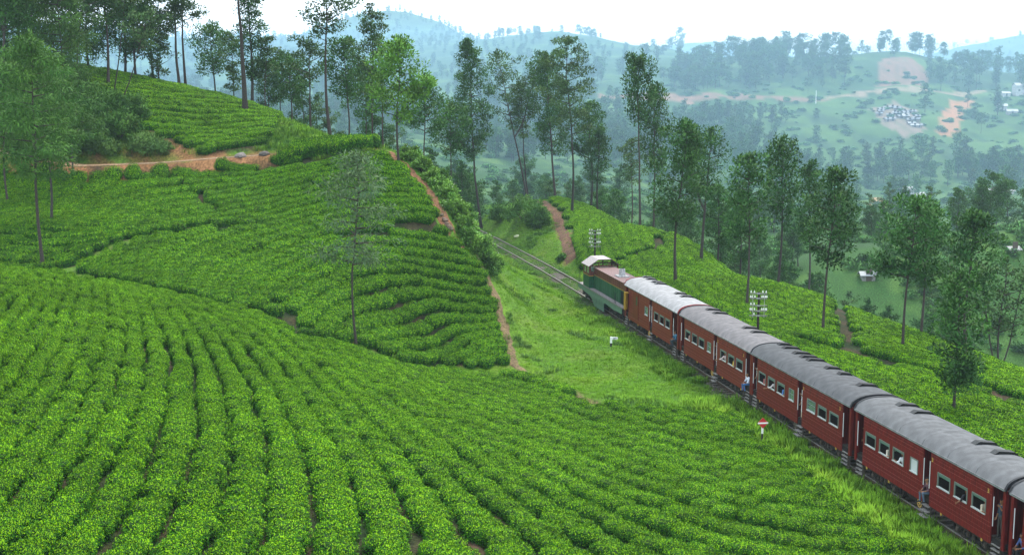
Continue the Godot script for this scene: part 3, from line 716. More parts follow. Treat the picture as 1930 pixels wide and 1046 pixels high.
func tea_bush(seed_no: int, leaves: int, young: float, size: float) -> ArrayMesh:
	rng.seed = seed_no
	var mb := MB.new()
	var ph := [rnd(0, TAU), rnd(0, TAU), rnd(0, TAU)]
	var shape := func(d: Vector3) -> float:
		var t := atan2(d.z, d.x)
		var wide: float = 0.74 * (1.0 + 0.10 * sin(2.0 * t + ph[0]) + 0.10 * sin(3.0 * t + ph[1]) + 0.06 * sin(5.0 * t + ph[2]))
		var tall: float = 0.64 * (1.0 + 0.07 * sin(4.0 * d.x + ph[0]) * sin(4.0 * d.z + ph[1]))
		var p := 4.4
		return pow(pow(sqrt(d.x * d.x + d.z * d.z) / wide, p) + pow(absf(d.y) / tall, p), -1.0 / p)
	# inner dome of old leaves, leaf shadow painted into its dark colour
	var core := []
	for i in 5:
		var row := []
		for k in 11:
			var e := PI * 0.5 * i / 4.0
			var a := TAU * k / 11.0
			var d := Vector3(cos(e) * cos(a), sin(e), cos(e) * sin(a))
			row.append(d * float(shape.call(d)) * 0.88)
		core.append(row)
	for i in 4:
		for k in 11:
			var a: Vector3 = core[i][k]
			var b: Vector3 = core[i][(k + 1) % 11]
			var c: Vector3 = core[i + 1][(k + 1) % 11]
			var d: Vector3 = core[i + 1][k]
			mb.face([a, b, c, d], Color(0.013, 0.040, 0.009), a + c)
	for i in leaves:
		var d := ball_point()
		d.y = absf(d.y)
		if d.y < 0.4 and rng.randf() < 0.4:
			d.y += 0.4
			d = d.normalized()
		var r: float = shape.call(d)
		var p := d * r * rnd(0.9, 1.05)
		var out := Vector3(d.x * 0.8, d.y * 1.5, d.z * 0.8).normalized()
		var top := smoothstep(0.3, 0.56, p.y)
		var nn := (out + ball_point() * 0.55).normalized()
		var l := (ball_point() + Vector3.UP * (0.25 + 0.7 * top)).normalized()
		l = (l - nn * l.dot(nn) * 0.75).normalized()
		var s := l.cross(nn).normalized()
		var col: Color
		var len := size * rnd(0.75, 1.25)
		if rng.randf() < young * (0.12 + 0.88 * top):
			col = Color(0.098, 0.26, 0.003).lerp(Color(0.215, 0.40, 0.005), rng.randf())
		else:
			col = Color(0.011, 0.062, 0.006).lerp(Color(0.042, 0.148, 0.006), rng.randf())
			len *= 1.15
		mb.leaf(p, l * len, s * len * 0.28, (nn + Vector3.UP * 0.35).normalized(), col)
	return mb.mesh()

func plant_tea() -> void:
	var names := ["tea_hedges", "tea_hedges", "tea_hedges", "tea_hedges", "tea_hedges", "tea_hedges", "tea_hedges"]
	var words := ["bright green rows of clipped tea curving over the foreground hill", "darker tea rows wrapped round the middle hillside below the dirt road", "dark tea block left of the gully below the dirt road",
		"short strip of tea on the terrace at the end of the dirt road", "bright tea on the upper slope above the dirt road", "tea on the ridge behind the train, right of the rails", "thin line of tea across the gap beyond the rails"]
	for f in fields.size():
		var field: Dictionary = fields[f]
		var shapes := []
		for k in 5:
			var big: bool = f == 0
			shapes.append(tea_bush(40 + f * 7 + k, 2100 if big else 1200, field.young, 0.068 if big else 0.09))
		var root := Node3D.new()
		root.name = numbered(names[f])
		add_child(root)
		tag(root, words[f], "tea field")
		root.set_meta("kind", "stuff")
		var places := [[], [], [], [], []]
		rng.seed = 900 + f
		var taken := {}
		var box: Rect2 = field.box
		var step := 0.42
		for iz in int(box.size.y / step):
			for ix in int(box.size.x / step):
				var q := box.position + Vector2(ix + rnd(0.0, 1.0), iz + rnd(0.0, 1.0)) * step
				if q.y < 24.0 or absf(q.x) > 0.43 * q.y + 9.0 or not inside(q, field.poly):
					continue
				var w := row_value(f, q)
				var grad := Vector2(w.y, w.z)
				var len := grad.length()
				var across := grad / len
				var space := clampf(1.0 / len, 0.9, 2.4)
				var half := space * 0.5 + (0.01 if f == 0 else 0.06) - (0.15 if f < 2 else 0.07) * open_rows(f, q)
				var wide := minf(half, 0.95 if f == 1 else 0.72)
				q -= across * (w.x - floor(w.x) - 0.5) * space
				q += across * rnd(-1.0, 1.0) * maxf(half - wide, 0.04)
				q += across * 0.22 * lumps.get_noise_2d(q.x * 9.0, q.y * 9.0)
				var cell := Vector2i((q / 0.62).floor())
				var clash := false
				for oz in [-1, 0, 1]:
					for ox in [-1, 0, 1]:
						var o = taken.get(cell + Vector2i(ox, oz))
						if o != null and q.distance_to(o) < (0.60 if f == 0 else 0.58):
							clash = true
				if clash or not inside(q, field.poly):
					continue
				if absf(q.x - track_x(q.y)) < 3.0 and q.y < 200.0:
					continue
				var g := gap_distance(q)
				if g < 0.3:
					continue
				if fine.get_noise_2d(q.x * 2.2 + 70.0, q.y * 2.2) > 0.8 or rng.randf() < 0.008:
					continue
				taken[cell] = q
				var nn := ground_normal(q.x, q.y).lerp(Vector3.UP, 0.25).normalized()
				var cross3 := Vector3(across.x, 0.0, -across.y)
				cross3 = (cross3 - nn * cross3.dot(nn)).normalized()
				var tall := rnd(0.9, 1.12) if f != 5 else rnd(0.95, 1.05)
				if f == 3:
					tall = 1.7
				var t := Transform3D(Basis(cross3 * (wide / 0.74) * rnd(0.95, 1.12), nn * tall, cross3.cross(nn) * rnd(0.85, 1.1)), at_ground(q.x, q.y, 0.1 if f == 3 else -0.04))
				places[rng.randi() % 5].append(t)
		for k in 5:
			var ts: Array[Transform3D] = []
			var cs := PackedColorArray()
			for t in places[k]:
				ts.append(t)
				var patch := 1.0 + 0.22 * lumps.get_noise_2d(t.origin.x * 5.0, t.origin.z * 5.0) + 0.16 * fine.get_noise_2d(t.origin.x * 1.3, t.origin.z * 1.3)
				var v := rnd(0.8, 1.1) * patch
				cs.append(Color(v * (1.0 + 0.12 * (patch - 1.0)), v, v))
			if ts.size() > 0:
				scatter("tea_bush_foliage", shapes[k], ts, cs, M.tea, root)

func row_value(field: int, q: Vector2) -> Vector3:   # (row number, its slope in x and z)
	if field > 1:
		var d: Vector2 = q - fields[field].centre
		var g: float = fields[field].gap if field != 5 else 1.2
		var l := maxf(d.length(), 0.1)
		return Vector3(l / g, d.x / l / g, d.y / l / g)
	var frame: Array = ROWS_KNOLL_FRAME if field == 0 else ROWS_MIDDLE_FRAME
	var times := 1.32 if field == 0 else 1.3
	var x: float = (q.x - frame[0]) / frame[2]
	var z: float = (q.y - frame[1]) / frame[2]
	var v := Vector3.ZERO
	for m in (ROWS_KNOLL if field == 0 else ROWS_MIDDLE):
		var i: int = m[0]
		var j: int = m[1]
		var c: float = m[2]
		v.x += c * pow(x, i) * pow(z, j)
		if i > 0:
			v.y += c * i * pow(x, i - 1) * pow(z, j) / float(frame[2])
		if j > 0:
			v.z += c * j * pow(x, i) * pow(z, j - 1) / float(frame[2])
	return v * times

func open_rows(field: int, q: Vector2) -> float:   # how plainly the rows stand apart
	var k := 0.5 + 1.4 * lumps.get_noise_2d(q.x * 4.0 + 40.0, q.y * 4.0)
	if field == 0:
		k += smoothstep(-14.0, 6.0, q.x) * 0.6 - 0.1
	if field == 1 or field == 2:
		k *= 0.45
	if field == 5:
		k = 0.1
	return clampf(k, 0.0, 1.0)

# ---------------------------------------------------------------- grass
func grass_tuft(seed_no: int, blades: int, tall: float, spread: float, a: Color, b: Color) -> ArrayMesh:
	rng.seed = seed_no
	var mb := MB.new()
	for i in blades:
		var ang := rnd(0.0, TAU)
		var d := Vector3(cos(ang), 0.0, sin(ang))
		var base := d * rnd(0.0, spread) + Vector3(0, -0.03, 0)
		var h := tall * rnd(0.55, 1.15)
		var lean := d.rotated(Vector3.UP, rnd(-0.8, 0.8)) * h * rnd(0.15, 0.75)
		var mid := base + Vector3.UP * h * 0.6 + lean * 0.35
		var tip := base + Vector3.UP * h * rnd(0.75, 1.0) + lean
		var s := Vector3.UP.cross(lean).normalized() * tall * rnd(0.025, 0.05)
		var nn := (Vector3.UP * 0.9 + ball_point() * 0.35).normalized()
		var col := a.lerp(b, rng.randf())
		mb.tri(base - s, base + s, mid, nn, nn, nn, col)
		mb.tri(mid - s * 0.8, mid + s * 0.8, tip, nn, nn, nn, col)
		mb.tri(base + s, mid + s * 0.8, mid - s * 0.8, nn, nn, nn, col)
	return mb.mesh()

func plant_grass() -> void:
	var green := Color(0.075, 0.21, 0.008)
	var light := Color(0.165, 0.345, 0.018)
	var shapes := [grass_tuft(1, 26, 0.16, 0.3, green, light), grass_tuft(2, 26, 0.21, 0.34, green, light), grass_tuft(3, 30, 0.66, 0.28, Color(0.10, 0.25, 0.012), Color(0.19, 0.35, 0.03)),
		grass_tuft(4, 26, 0.38, 0.3, green, Color(0.19, 0.35, 0.03)), grass_tuft(5, 26, 0.3, 0.34, Color(0.06, 0.15, 0.03), Color(0.10, 0.22, 0.05))]
	var places := [[], [], [], [], []]
	rng.seed = 77
	for i in 110000:
		var z := 42.0 + 150.0 * pow(rng.randf(), 1.25)
		var x := track_x(z) + rnd(-24.0, 15.0)
		if absf(x) > 0.43 * z + 4.0:
			continue
		var p := Vector2(x, z)
		var off := x - track_x(z)
		var k := 0
		if off > -1.35 and off < 1.55 and (z < 118.0 or rng.randf() < 0.15):
			continue
		if absf(absf(off) - 0.84) < 0.14 or field_at(p) >= 0:
			continue
		if p.distance_to(Vector2(14.33, 73.67)) < 0.55 or p.distance_to(Vector2(7.79, 102.21)) < 0.5:
			continue
		if gap_distance(p) < 0.15 and rng.randf() < 0.9:
			continue
		if along(BARE, p).x < 0.8 and rng.randf() < 0.75:
			continue
		var noise := lumps.get_noise_2d(x * 5.0, z * 5.0)
		if off > -5.0 and z < 84.0 + 6.0 * noise:
			k = 2 if rng.randf() < 0.3 else 3
			if off < -5.0 and rng.randf() < 0.4:
				k = 1
		elif off > -3.6 and off < 0.0 and z < 125.0:
			k = 3 if noise > -0.1 else 1
		elif noise > 0.25:
			k = 4 if rng.randf() < 0.7 else 3
		else:
			k = 1 if rng.randf() < 0.4 else 0
		if k < 2 and rng.randf() < 0.25:
			continue
		var s := rnd(0.75, 1.25)
		if z > 118.0 and absf(off) < 1.6:
			s *= 0.55
			k = 1
		places[k].append(Transform3D(Basis(Vector3.UP, rnd(0.0, TAU)) * Basis.from_scale(Vector3(s, s * rnd(0.8, 1.2), s)), at_ground(x, z)))
	# weeds between and beside the rails of the open stretch
	for i in 5200:
		var z := rnd(119.0, 196.0)
		var off := rnd(-1.9, 1.9)
		if absf(absf(off) - 0.85) < 0.1 or lumps.get_noise_2d((track_x(z) + off) * 12.0, z * 6.0) < -0.25:
			continue
		var s := rnd(0.4, 0.95)
		places[1 if rng.randf() < 0.6 else 4].append(Transform3D(Basis(Vector3.UP, rnd(0.0, TAU)) * Basis.from_scale(Vector3(s, s, s)), Vector3(track_x(z) + off, -0.17, -z)))
	# the lip of the road bank and the bank itself
	for i in 9000:
		var z := rnd(112.0, 140.0)
		var x := rnd(-62.0, -11.0)
		var p := Vector2(x, z)
		if field_at(p) >= 0 or gap_distance(p) < 0.4:
			continue
		var d := along(ROAD, p).x
		if d < 2.4 and rng.randf() < 0.95:
			continue
		if along(SCREE, p).x < 0.9 and rng.randf() < 0.85:
			continue
		var s := rnd(0.9, 1.5)
		var k := 4 if rng.randf() < 0.5 else 3
		places[k].append(Transform3D(Basis(Vector3.UP, rnd(0.0, TAU)) * Basis.from_scale(Vector3(s, s, s)), at_ground(x, z)))
	var root := Node3D.new()
	root.name = numbered("grass")
	add_child(root)
	tag(root, "short and tall grass beside the rails and on the banks", "grass")
	root.set_meta("kind", "stuff")
	rng.seed = 78
	for k in 5:
		var ts: Array[Transform3D] = []
		var cs := PackedColorArray()
		for t in places[k]:
			ts.append(t)
			var v := rnd(0.75, 1.1) * (1.0 + 0.25 * lumps.get_noise_2d(t.origin.x * 4.0, t.origin.z * 4.0))
			var dry := 1.0 + 0.35 * maxf(0.0, lumps.get_noise_2d(t.origin.x * 7.0 + 90.0, -t.origin.z * 7.0))
			cs.append(Color(v * dry, v, v * dry))
		scatter("grass_blades", shapes[k], ts, cs, M.grass, root)

# ---------------------------------------------------------------- trees
func leaf_clump(mb: MB, at: Vector3, size: Vector3, count: int, leaf_len: float, leaf_wide: float, col: Color, droop: float, up: float) -> void:
	var shade := rnd(0.72, 1.28)
	var warm := rnd(-0.08, 0.12)
	for i in count:
		var d := ball_point()
		var p := at + d * size * pow(rng.randf(), 0.45)
		var l := (d * 0.9 + ball_point() * 0.7 + Vector3.UP * up + Vector3.DOWN * droop).normalized()
		var s := l.cross(ball_point()).normalized()
		var nn := (s.cross(l) * (1.0 if s.cross(l).y > 0.0 else -1.0) * 0.6 + d * 0.55 + Vector3.UP * 0.35).normalized()
		var k := shade * rnd(0.75, 1.3)
		var len := leaf_len * rnd(0.7, 1.3)
		mb.leaf(p, l * len, s * len * leaf_wide, nn, Color(col.r * k * (1.0 + warm * 2.0), col.g * k * (1.0 + warm), col.b * k))

func crown_width(style: String, u: float) -> float:
	if style == "narrow":
		return pow(maxf(0.0, sin(PI * (0.1 + 0.88 * pow(u, 0.85)))), 0.75)
	if style == "sparse":
		return 0.25 + 0.75 * pow(maxf(0.0, sin(PI * (0.16 + 0.8 * u))), 0.8)
	if style == "feather":
		return pow(maxf(0.0, sin(PI * (0.22 + 0.76 * u))), 0.7)
	return pow(maxf(0.0, sin(PI * (0.15 + 0.82 * u))), 0.55)

func build_tree(d: Dictionary, seed_no: int, thrift := 1.0) -> Array:
	# [trunk MB, crown MB] of one tree standing at the origin
	rng.seed = seed_no
	var wood := MB.new()
	var green := MB.new()
	var h: float = d.h
	var w: float = d.w * 0.88
	var style: String = d.style
	var lean: float = d.get("lean", 0.0)
	var c: float = d.c
	var r0: float = d.get("r", 0.14)
	var bark := tint(Color(0.085, 0.07, 0.062), 0.25)
	var col := Color(0.032, 0.092, 0.022)
	if style == "sparse":
		col = Color(0.046, 0.098, 0.030)
	elif style == "broad":
		col = Color(0.036, 0.105, 0.022)
	elif style == "feather":
		col = Color(0.050, 0.125, 0.022)
	if d.has("bright"):
		col = Color(col.r * 1.7 + 0.012, col.g * 1.55 + 0.015, col.b * 1.15)
	if d.has("wisp"):
		col = Color(0.075, 0.13, 0.06)
	col = tint(col, 0.12)
	var stems := []
	var main := PackedVector3Array()
	var rad := PackedFloat32Array()
	var bend := Vector3(rnd(-1, 1), 0, rnd(-1, 1)) * 0.02 * h
	for i in 11:
		var t := i / 10.0
		main.append(Vector3(lean * t, h * t * 0.97, 0) + bend * sin(t * PI * rnd(1.6, 1.8)) + Vector3(rnd(-1, 1), 0, rnd(-1, 1)) * 0.006 * h * t)
		rad.append(lerpf(r0, 0.02, pow(t, 0.85)) * (1.35 if i == 0 else 1.0))
	main[0].y = -0.4
	stems.append([main, rad, c, 1.0])
	if d.has("fork") or d.has("stems"):
		var extra: int = d.get("stems", 2) - 1
		for e in extra:
			var f0 := rnd(0.02, 0.06) if d.has("stems") else c * rnd(0.72, 0.9)
			var side := 1.0 if (e % 2 == 0) == (lean <= 0.0) else -1.0
			var p := PackedVector3Array()
			var q := PackedFloat32Array()
			var start := main[0].lerp(main[10], f0)
			var dz := rnd(-0.1, 0.1) * h
			for i in 8:
				var t := i / 7.0
				p.append(start + Vector3(side * w * 0.42 * (0.35 * t + 0.65 * sqrt(t)) * rnd(0.95, 1.05), (h * 0.9 - start.y) * t, dz * t))
				q.append(lerpf(r0 * 0.72, 0.02, t))
			stems.append([p, q, 0.35 if d.has("stems") else 0.25, 0.7])
	for st in stems:
		wood.tube(st[0], st[1], 8, bark, false)
	var area := w * h * (1.0 - c)
	var leaf_len := 0.29 if style != "feather" else 0.34
	var leaf_wide := 0.24 if style != "feather" else 0.11
	var total := area * 145.0 * thrift
	if style == "sparse":
		total *= 0.62
	elif style == "feather":
		total *= 1.5
	elif style == "broad":
		total *= 1.05
	if d.has("wisp"):
		total *= 0.5
	total = clampf(total, 600.0, 16000.0)
	leaf_len *= sqrt(1.0 / thrift)
	var limbs := int(clampf(9.0 + (1.0 - c) * h * 2.1, 12.0, 40.0) * (1.0 if thrift >= 1.0 else 0.6))
	if style == "sparse":
		limbs = int(limbs * 0.8)
	var turn := rnd(0.0, TAU)
	var per := total / (limbs * 3.0 * stems.size())
	for st in stems:
		var pts: PackedVector3Array = st[0]
		var n := pts.size() - 1
		var lo: float = st[2]
		var share: float = st[3]
		for i in limbs:
			var u := (i + rnd(0.1, 0.9)) / limbs
			var t := lerpf(lo, 0.99, u)
			var k := t * n
			var at := pts[mini(int(k), n - 1)].lerp(pts[mini(int(k) + 1, n)], k - int(k))
			turn += 2.4 + rnd(-0.5, 0.5)
			var reach := crown_width(style, u) * w * 0.5 * rnd(0.62, 1.12) * share + 0.15
			if style == "sparse" and rng.randf() < 0.3:
				reach *= 0.45
			var rise := rnd(0.35, 0.75)
			if d.has("flame"):
				rise = rnd(1.0, 1.9)
			if style == "feather":
				rise = rnd(-0.05, 0.45)
			var out := Vector3(cos(turn), 0, sin(turn))
			var b0 := at
			var b1 := at + out * reach * 0.55 + Vector3.UP * reach * rise * 0.35
			var b2 := at + out * reach + Vector3.UP * reach * rise * 0.9
			if b2.y > h:
				b2.y = h - rnd(0.0, 0.3)
			wood.tube(PackedVector3Array([b0, b1, b2]), PackedFloat32Array([0.022 + 0.018 * reach, 0.018, 0.006]), 4, bark, false)
			var rc := 0.22 + 0.13 * w * (0.6 + 0.4 * crown_width(style, u))
			var flat := Vector3(1, 0.72, 1)
			var droop := 0.0
			var lift := 0.35
			if d.has("flame"):
				flat = Vector3(0.62, 1.5, 0.62)
				lift = 0.9
			elif style == "sparse":
				flat = Vector3(1.0, 0.5, 1.0)
				rc *= 0.82
			elif style == "feather":
				flat = Vector3(1.25, 0.5, 1.25)
				droop = 0.55
				lift = 0.1
			for q in 3:
				var s: float = [0.45, 0.78, 1.02][q]
				var p := b0.lerp(b1, s / 0.55) if s < 0.55 else b1.lerp(b2, (s - 0.55) / 0.45)
				if rng.randf() < 0.12:
					continue
				leaf_clump(green, p + ball_point() * rc * 0.35, flat * rc * rnd(0.75, 1.15), int(per * rnd(0.7, 1.3)), leaf_len, leaf_wide, col, droop, lift)
	# leader
	leaf_clump(green, main[10] + Vector3(0, -0.2, 0), Vector3(0.3, 0.7, 0.3) * (0.6 + 0.05 * w), int(total * 0.02), leaf_len, leaf_wide, col, 0.0, 0.6)
	# a single long limb that carries its own leaves
	if d.has("limb"):
		var side: float = d.limb
		var k := lerpf(c, 1.0, 0.12) * 10.0
		var at := main[int(k)]
		var tip := at + Vector3(side * w * 0.62, h * (0.3 if side > 0.0 and d.has("bright") else 0.1), 0.3)
		wood.tube(PackedVector3Array([at, at.lerp(tip, 0.5) + Vector3(0, -0.25, 0), tip]), PackedFloat32Array([r0 * 0.5, r0 * 0.35, 0.02]), 6, bark, false)
		for i in 7:
			var p := at.lerp(tip, rnd(0.55, 1.1)) + ball_point() * 0.5
			leaf_clump(green, p, Vector3(0.55, 0.45, 0.55) * rnd(0.8, 1.3), int(total * 0.022), leaf_len, leaf_wide, col, 0.0, 0.3)
	if d.has("tiers"):
		for i in 26:
			var a := rnd(0.0, TAU)
			var p := Vector3(cos(a) * w * 0.42 * sqrt(rng.randf()) + w * 0.12, h * rnd(0.2, 0.42), sin(a) * w * 0.4)
			leaf_clump(green, p, Vector3(0.5, 0.42, 0.5), int(total * 0.014), leaf_len, leaf_wide, col, 0.0, 0.3)
	return [wood, green]

func plant_trees() -> void:
	for i in TREES.size():
		var d: Dictionary = TREES[i]
		var m := build_tree(d, 3000 + i * 17)
		var o := thing("tree", d.label, "tree", at_ground(d.x, -d.z))
		part(o, "trunk", m[0], M.bark)
		part(o, "crown", m[1], M.leaf)

func plant_far_trees() -> void:
	var kinds := []
	var forms := [{"h": 12.0, "c": 0.25, "w": 5.5, "style": "broad"}, {"h": 13.0, "c": 0.3, "w": 4.6, "style": "sparse"}, {"h": 12.0, "c": 0.15, "w": 6.5, "style": "broad"},
		{"h": 14.0, "c": 0.2, "w": 4.6, "style": "narrow"}, {"h": 13.0, "c": 0.45, "w": 7.0, "style": "broad"}]
	for i in forms.size():
		var near := build_tree(forms[i], 7100 + i, 0.8)
		var far := build_tree(forms[i], 7200 + i, 0.14)
		kinds.append([near[0].mesh(), near[1].mesh(), far[0].mesh(), far[1].mesh()])
	rng.seed = 4242
	var spots := []
	for i in 46:
		spots.append([rnd(-0.075, 0.13), rnd(206.0, 310.0), "hazy tree in the hollow behind the gap in the ridge"])
	for i in 24:
		spots.append([rnd(-0.2, -0.03), rnd(152.0, 250.0), "soft grey-green tree on the slope that falls away behind the middle hill"])
	for i in 70:
		spots.append([rnd(0.12, 0.4), rnd(150.0, 330.0), "tree in the valley just beyond the tea ridge on the right"])
	for i in 100:
		spots.append([rnd(0.12, 0.42), rnd(495.0, 560.0), "blue-green tree of the belt across the valley floor"])
	for i in 44:
		spots.append([0.13 + 0.0575 * (rng.randf() + rng.randf()), rnd(730.0, 835.0), "hazy tall tree of the grove along the far right ridge"])
	for i in 20:
		spots.append([rnd(0.3, 0.41), rnd(640.0, 790.0), "hazy tree near the white buildings at the far right"])
	for s in spots:
		var far: bool = s[1] > 330.0
		var k := rng.randi() % 4
		if s[1] > 700.0:
			k = [0, 1, 4, 4][rng.randi() % 4]
		var x: float = s[0] * s[1]
		var h := rnd(7.0, 12.0) if s[1] < 600.0 else rnd(9.0, 16.0)
		if s[1] > 450.0 and s[1] < 600.0:
			h = rnd(5.5, 12.5)
		far_tree(kinds[k], k, x, s[1], h, s[2], s[2].replace("tree", "trees").replace("hazy tall trees of", "trees of"), far, forms)
	# single trees on the skyline
	var sky := [[0.279, 800.0, 13.0, "largest lone tree on the crest of the far right hill"], [0.276, 801.0, 8.0, "lower tree leaning on the lone crest tree's left side"], [0.297, 799.0, 5.5, "small round tree on the crest right of the lone crest tree"],
		[0.252, 800.0, 5.5, "little flat tree on the crest left of the lone crest tree"], [0.258, 800.0, 5.0, "low flat-topped tree between the grove and the lone crest tree"], [0.049, 1240.0, 13.0, "left tree of the row on the middle skyline"],
		[0.0535, 1240.0, 12.0, "second tree of the row on the middle skyline"], [0.0575, 1240.0, 13.0, "third tree of the row on the middle skyline"], [0.0615, 1240.0, 12.0, "right tree of the row on the middle skyline"],
		[0.125, 1110.0, 22.0, "dark spire-like tree where the middle skyline meets the right ridge"], [0.119, 1110.0, 12.0, "short bushy tree left of the dark spire-like tree"]]
	for s in sky:
		far_tree(kinds[4 if s[2] < 20.0 else 3], 4 if s[2] < 20.0 else 3, s[0] * s[1], s[1], s[2], s[3], "", true, forms)
	# woods that read as one mass on the far hills
	var ts: Array = [[], [], [], [], []]
	for i in 16000:
		var z := 420.0 * pow(5.2, rng.randf())
		var x := z * rnd(-0.42, 0.42)
		var p := lumps.get_noise_2d(x * 1.3 - 900.0, z * 1.3)
		var u := x / z
		var keep := smoothstep(0.08, 0.4, p) * 0.6
		if z > 690.0 and z < 800.0 and u > 0.12 and u < 0.25:
			keep = 0.7
		if u < 0.02 and z > 900.0:
			keep = maxf(keep, 0.32)
		if z > 540.0 and z < 705.0 and u > 0.15:
			keep *= 0.25 - 0.2 * smoothstep(0.2, 0.26, u)
		if z < 490.0 and u > 0.2:
			keep *= 0.15
		if z > 520.0 and z < 635.0 and u < 0.2:
			keep = maxf(keep, 0.4)
		var bare := false
		for q in patches:
			bare = bare or q.poly.size() > 0 and inside(Vector2(x, z), q.poly)
		if bare or rng.randf() > maxf(keep, 0.02):
			continue
		var s := rnd(0.4, 0.85) * (1.0 if z < 900.0 else 0.85)
		if z > 690.0 and z < 850.0:
			s *= 1.35
		ts[rng.randi() % 5].append(Transform3D(Basis(Vector3.UP, rnd(0.0, TAU)) * Basis.from_scale(Vector3(s * 1.15, s, s * 1.15)), at_ground(x, z, -0.5)))
	var root := Node3D.new()
	root.name = numbered("distant_woods")
	add_child(root)
	tag(root, "blue hazy woods scattered over the far hillsides", "woods")
	root.set_meta("kind", "stuff")
	for k in 5:
		var a: Array[Transform3D] = []
		var cs := PackedColorArray()
		for t in ts[k]:
			a.append(t)
			var v := rnd(0.8, 1.2)
			cs.append(Color(v, v, v))
		scatter("distant_trunks", kinds[k][2], a, cs, M.bark, root)
		scatter("distant_crowns", kinds[k][3], a, cs, M.leaf, root)
	# scrub on the open hillsides
	var scrub := MB.new()
	rng.seed = 88
	for i in 5:
		leaf_clump(scrub, Vector3(rnd(-0.8, 0.8), 0.7, rnd(-0.8, 0.8)), Vector3(1.0, 0.8, 1.0), 70, 0.5, 0.3, Color(0.05, 0.135, 0.035), 0.0, 0.3)
	var at: Array[Transform3D] = []
	var cs2 := PackedColorArray()
	for i in 22000:
		var z := 205.0 * pow(3.6, rng.randf())
		var x := z * rnd(-0.42, 0.42)
		if lumps.get_noise_2d(x * 3.0, z * 3.0) < -0.05 + rnd(0.0, 0.4):
			continue
		var s := rnd(0.3, 0.95) * (1.0 + z * 0.0006)
		at.append(Transform3D(Basis(Vector3.UP, rnd(0.0, TAU)) * Basis.from_scale(Vector3(s, s * 0.8, s)), at_ground(x, z, -0.2)))
		var v := rnd(0.7, 1.4)
		cs2.append(Color(v, v, v))
	var sc := scatter("scrub", scrub.mesh(), at, cs2, M.leaf)
	tag(sc, "low scrub dotted over the valley and the far hillside", "scrub")

func far_tree(kind: Array, k: int, x: float, z: float, h: float, label: String, group: String, far: bool, forms: Array) -> void:
	var o := thing("tree", label, "tree", at_ground(x, z, -0.3), rnd(0.0, TAU), group)
	var s: float = h / forms[k].h
	o.scale = Vector3(s * rnd(0.9, 1.2), s, s * rnd(0.9, 1.2))
	part(o, "trunk", kind[2 if far else 0], M.bark)
	part(o, "crown", kind[3 if far else 1], M.leaf)

func plant_shrubs() -> void:
	for i in SHRUBS.size():
		var s: Array = SHRUBS[i]
		rng.seed = 5100 + i
		var o := thing("shrub", s[5], "shrub", at_ground(s[0], -s[1]))
		var wood := MB.new()
		var green := MB.new()
		var flowers := MB.new()
		var w: float = s[2]
		var h: float = s[3] * (0.82 if s[4] == 1 else 1.0)
		var kind: int = s[4]
		var col := Color(0.06, 0.15, 0.026)
		if kind == 1:
			col = Color(0.10, 0.225, 0.035)
		elif kind == 2:
			col = Color(0.085, 0.175, 0.04)
		for k in 7:
			var a := rnd(0.0, TAU)
			var tip := Vector3(cos(a) * w * 0.33, h * rnd(0.6, 0.85), sin(a) * w * 0.33)
			wood.tube(PackedVector3Array([Vector3(0, -0.2, 0), tip * 0.5 + Vector3(0, 0.1, 0), tip]), PackedFloat32Array([0.05, 0.03, 0.008]), 5, Color(0.08, 0.065, 0.05), false)
		var lumps_n := int(clampf(w * h * 9.0, 16.0, 70.0))
		for k in lumps_n:
			var d := ball_point()
			d.y = absf(d.y)
			var p := Vector3(d.x * w * 0.5, 0.12 + d.y * (h - 0.2), d.z * w * 0.5) * rnd(0.55, 0.98)
			p.y = maxf(p.y, 0.15)
			leaf_clump(green, p, Vector3(0.3, 0.24, 0.3) * (0.6 + 0.22 * w), 85, 0.22 if kind < 2 else 0.36, 0.26 if kind < 2 else 0.1, col, 0.0 if kind < 2 else 0.35, 0.35)
			if kind == 1 and rng.randf() < 0.75:
				for q in rng.randi() % 5:
					var at := p + Vector3(rnd(-0.3, 0.3), rnd(0.12, 0.3), rnd(-0.3, 0.3)) * (0.6 + 0.2 * w)
					for e in 5:
						leaf_petal(flowers, at, TAU * e / 5.0)
		part(o, "stems", wood, M.bark)
		part(o, "foliage", green, M.leaf)
		if kind == 1:
			part(o, "flowers", flowers, M.leaf)

func leaf_petal(mb: MB, at: Vector3, a: float) -> void:
	var l := Vector3(cos(a), 0.45, sin(a)) * 0.055
	mb.leaf(at, l, Vector3(-sin(a), 0, cos(a)) * 0.022, Vector3.UP, Color(0.78, 0.80, 0.72))

# ---------------------------------------------------------------- the railway
const COACH := 14.4
func on_line(s: float) -> Vector3:   # s metres along the straight, from the fourth carriage towards the camera
	var d := Vector3(sin(TRACK_TURN), 0.0, cos(TRACK_TURN))
	return Vector3(20.755, 0.0, -60.733) + d * s

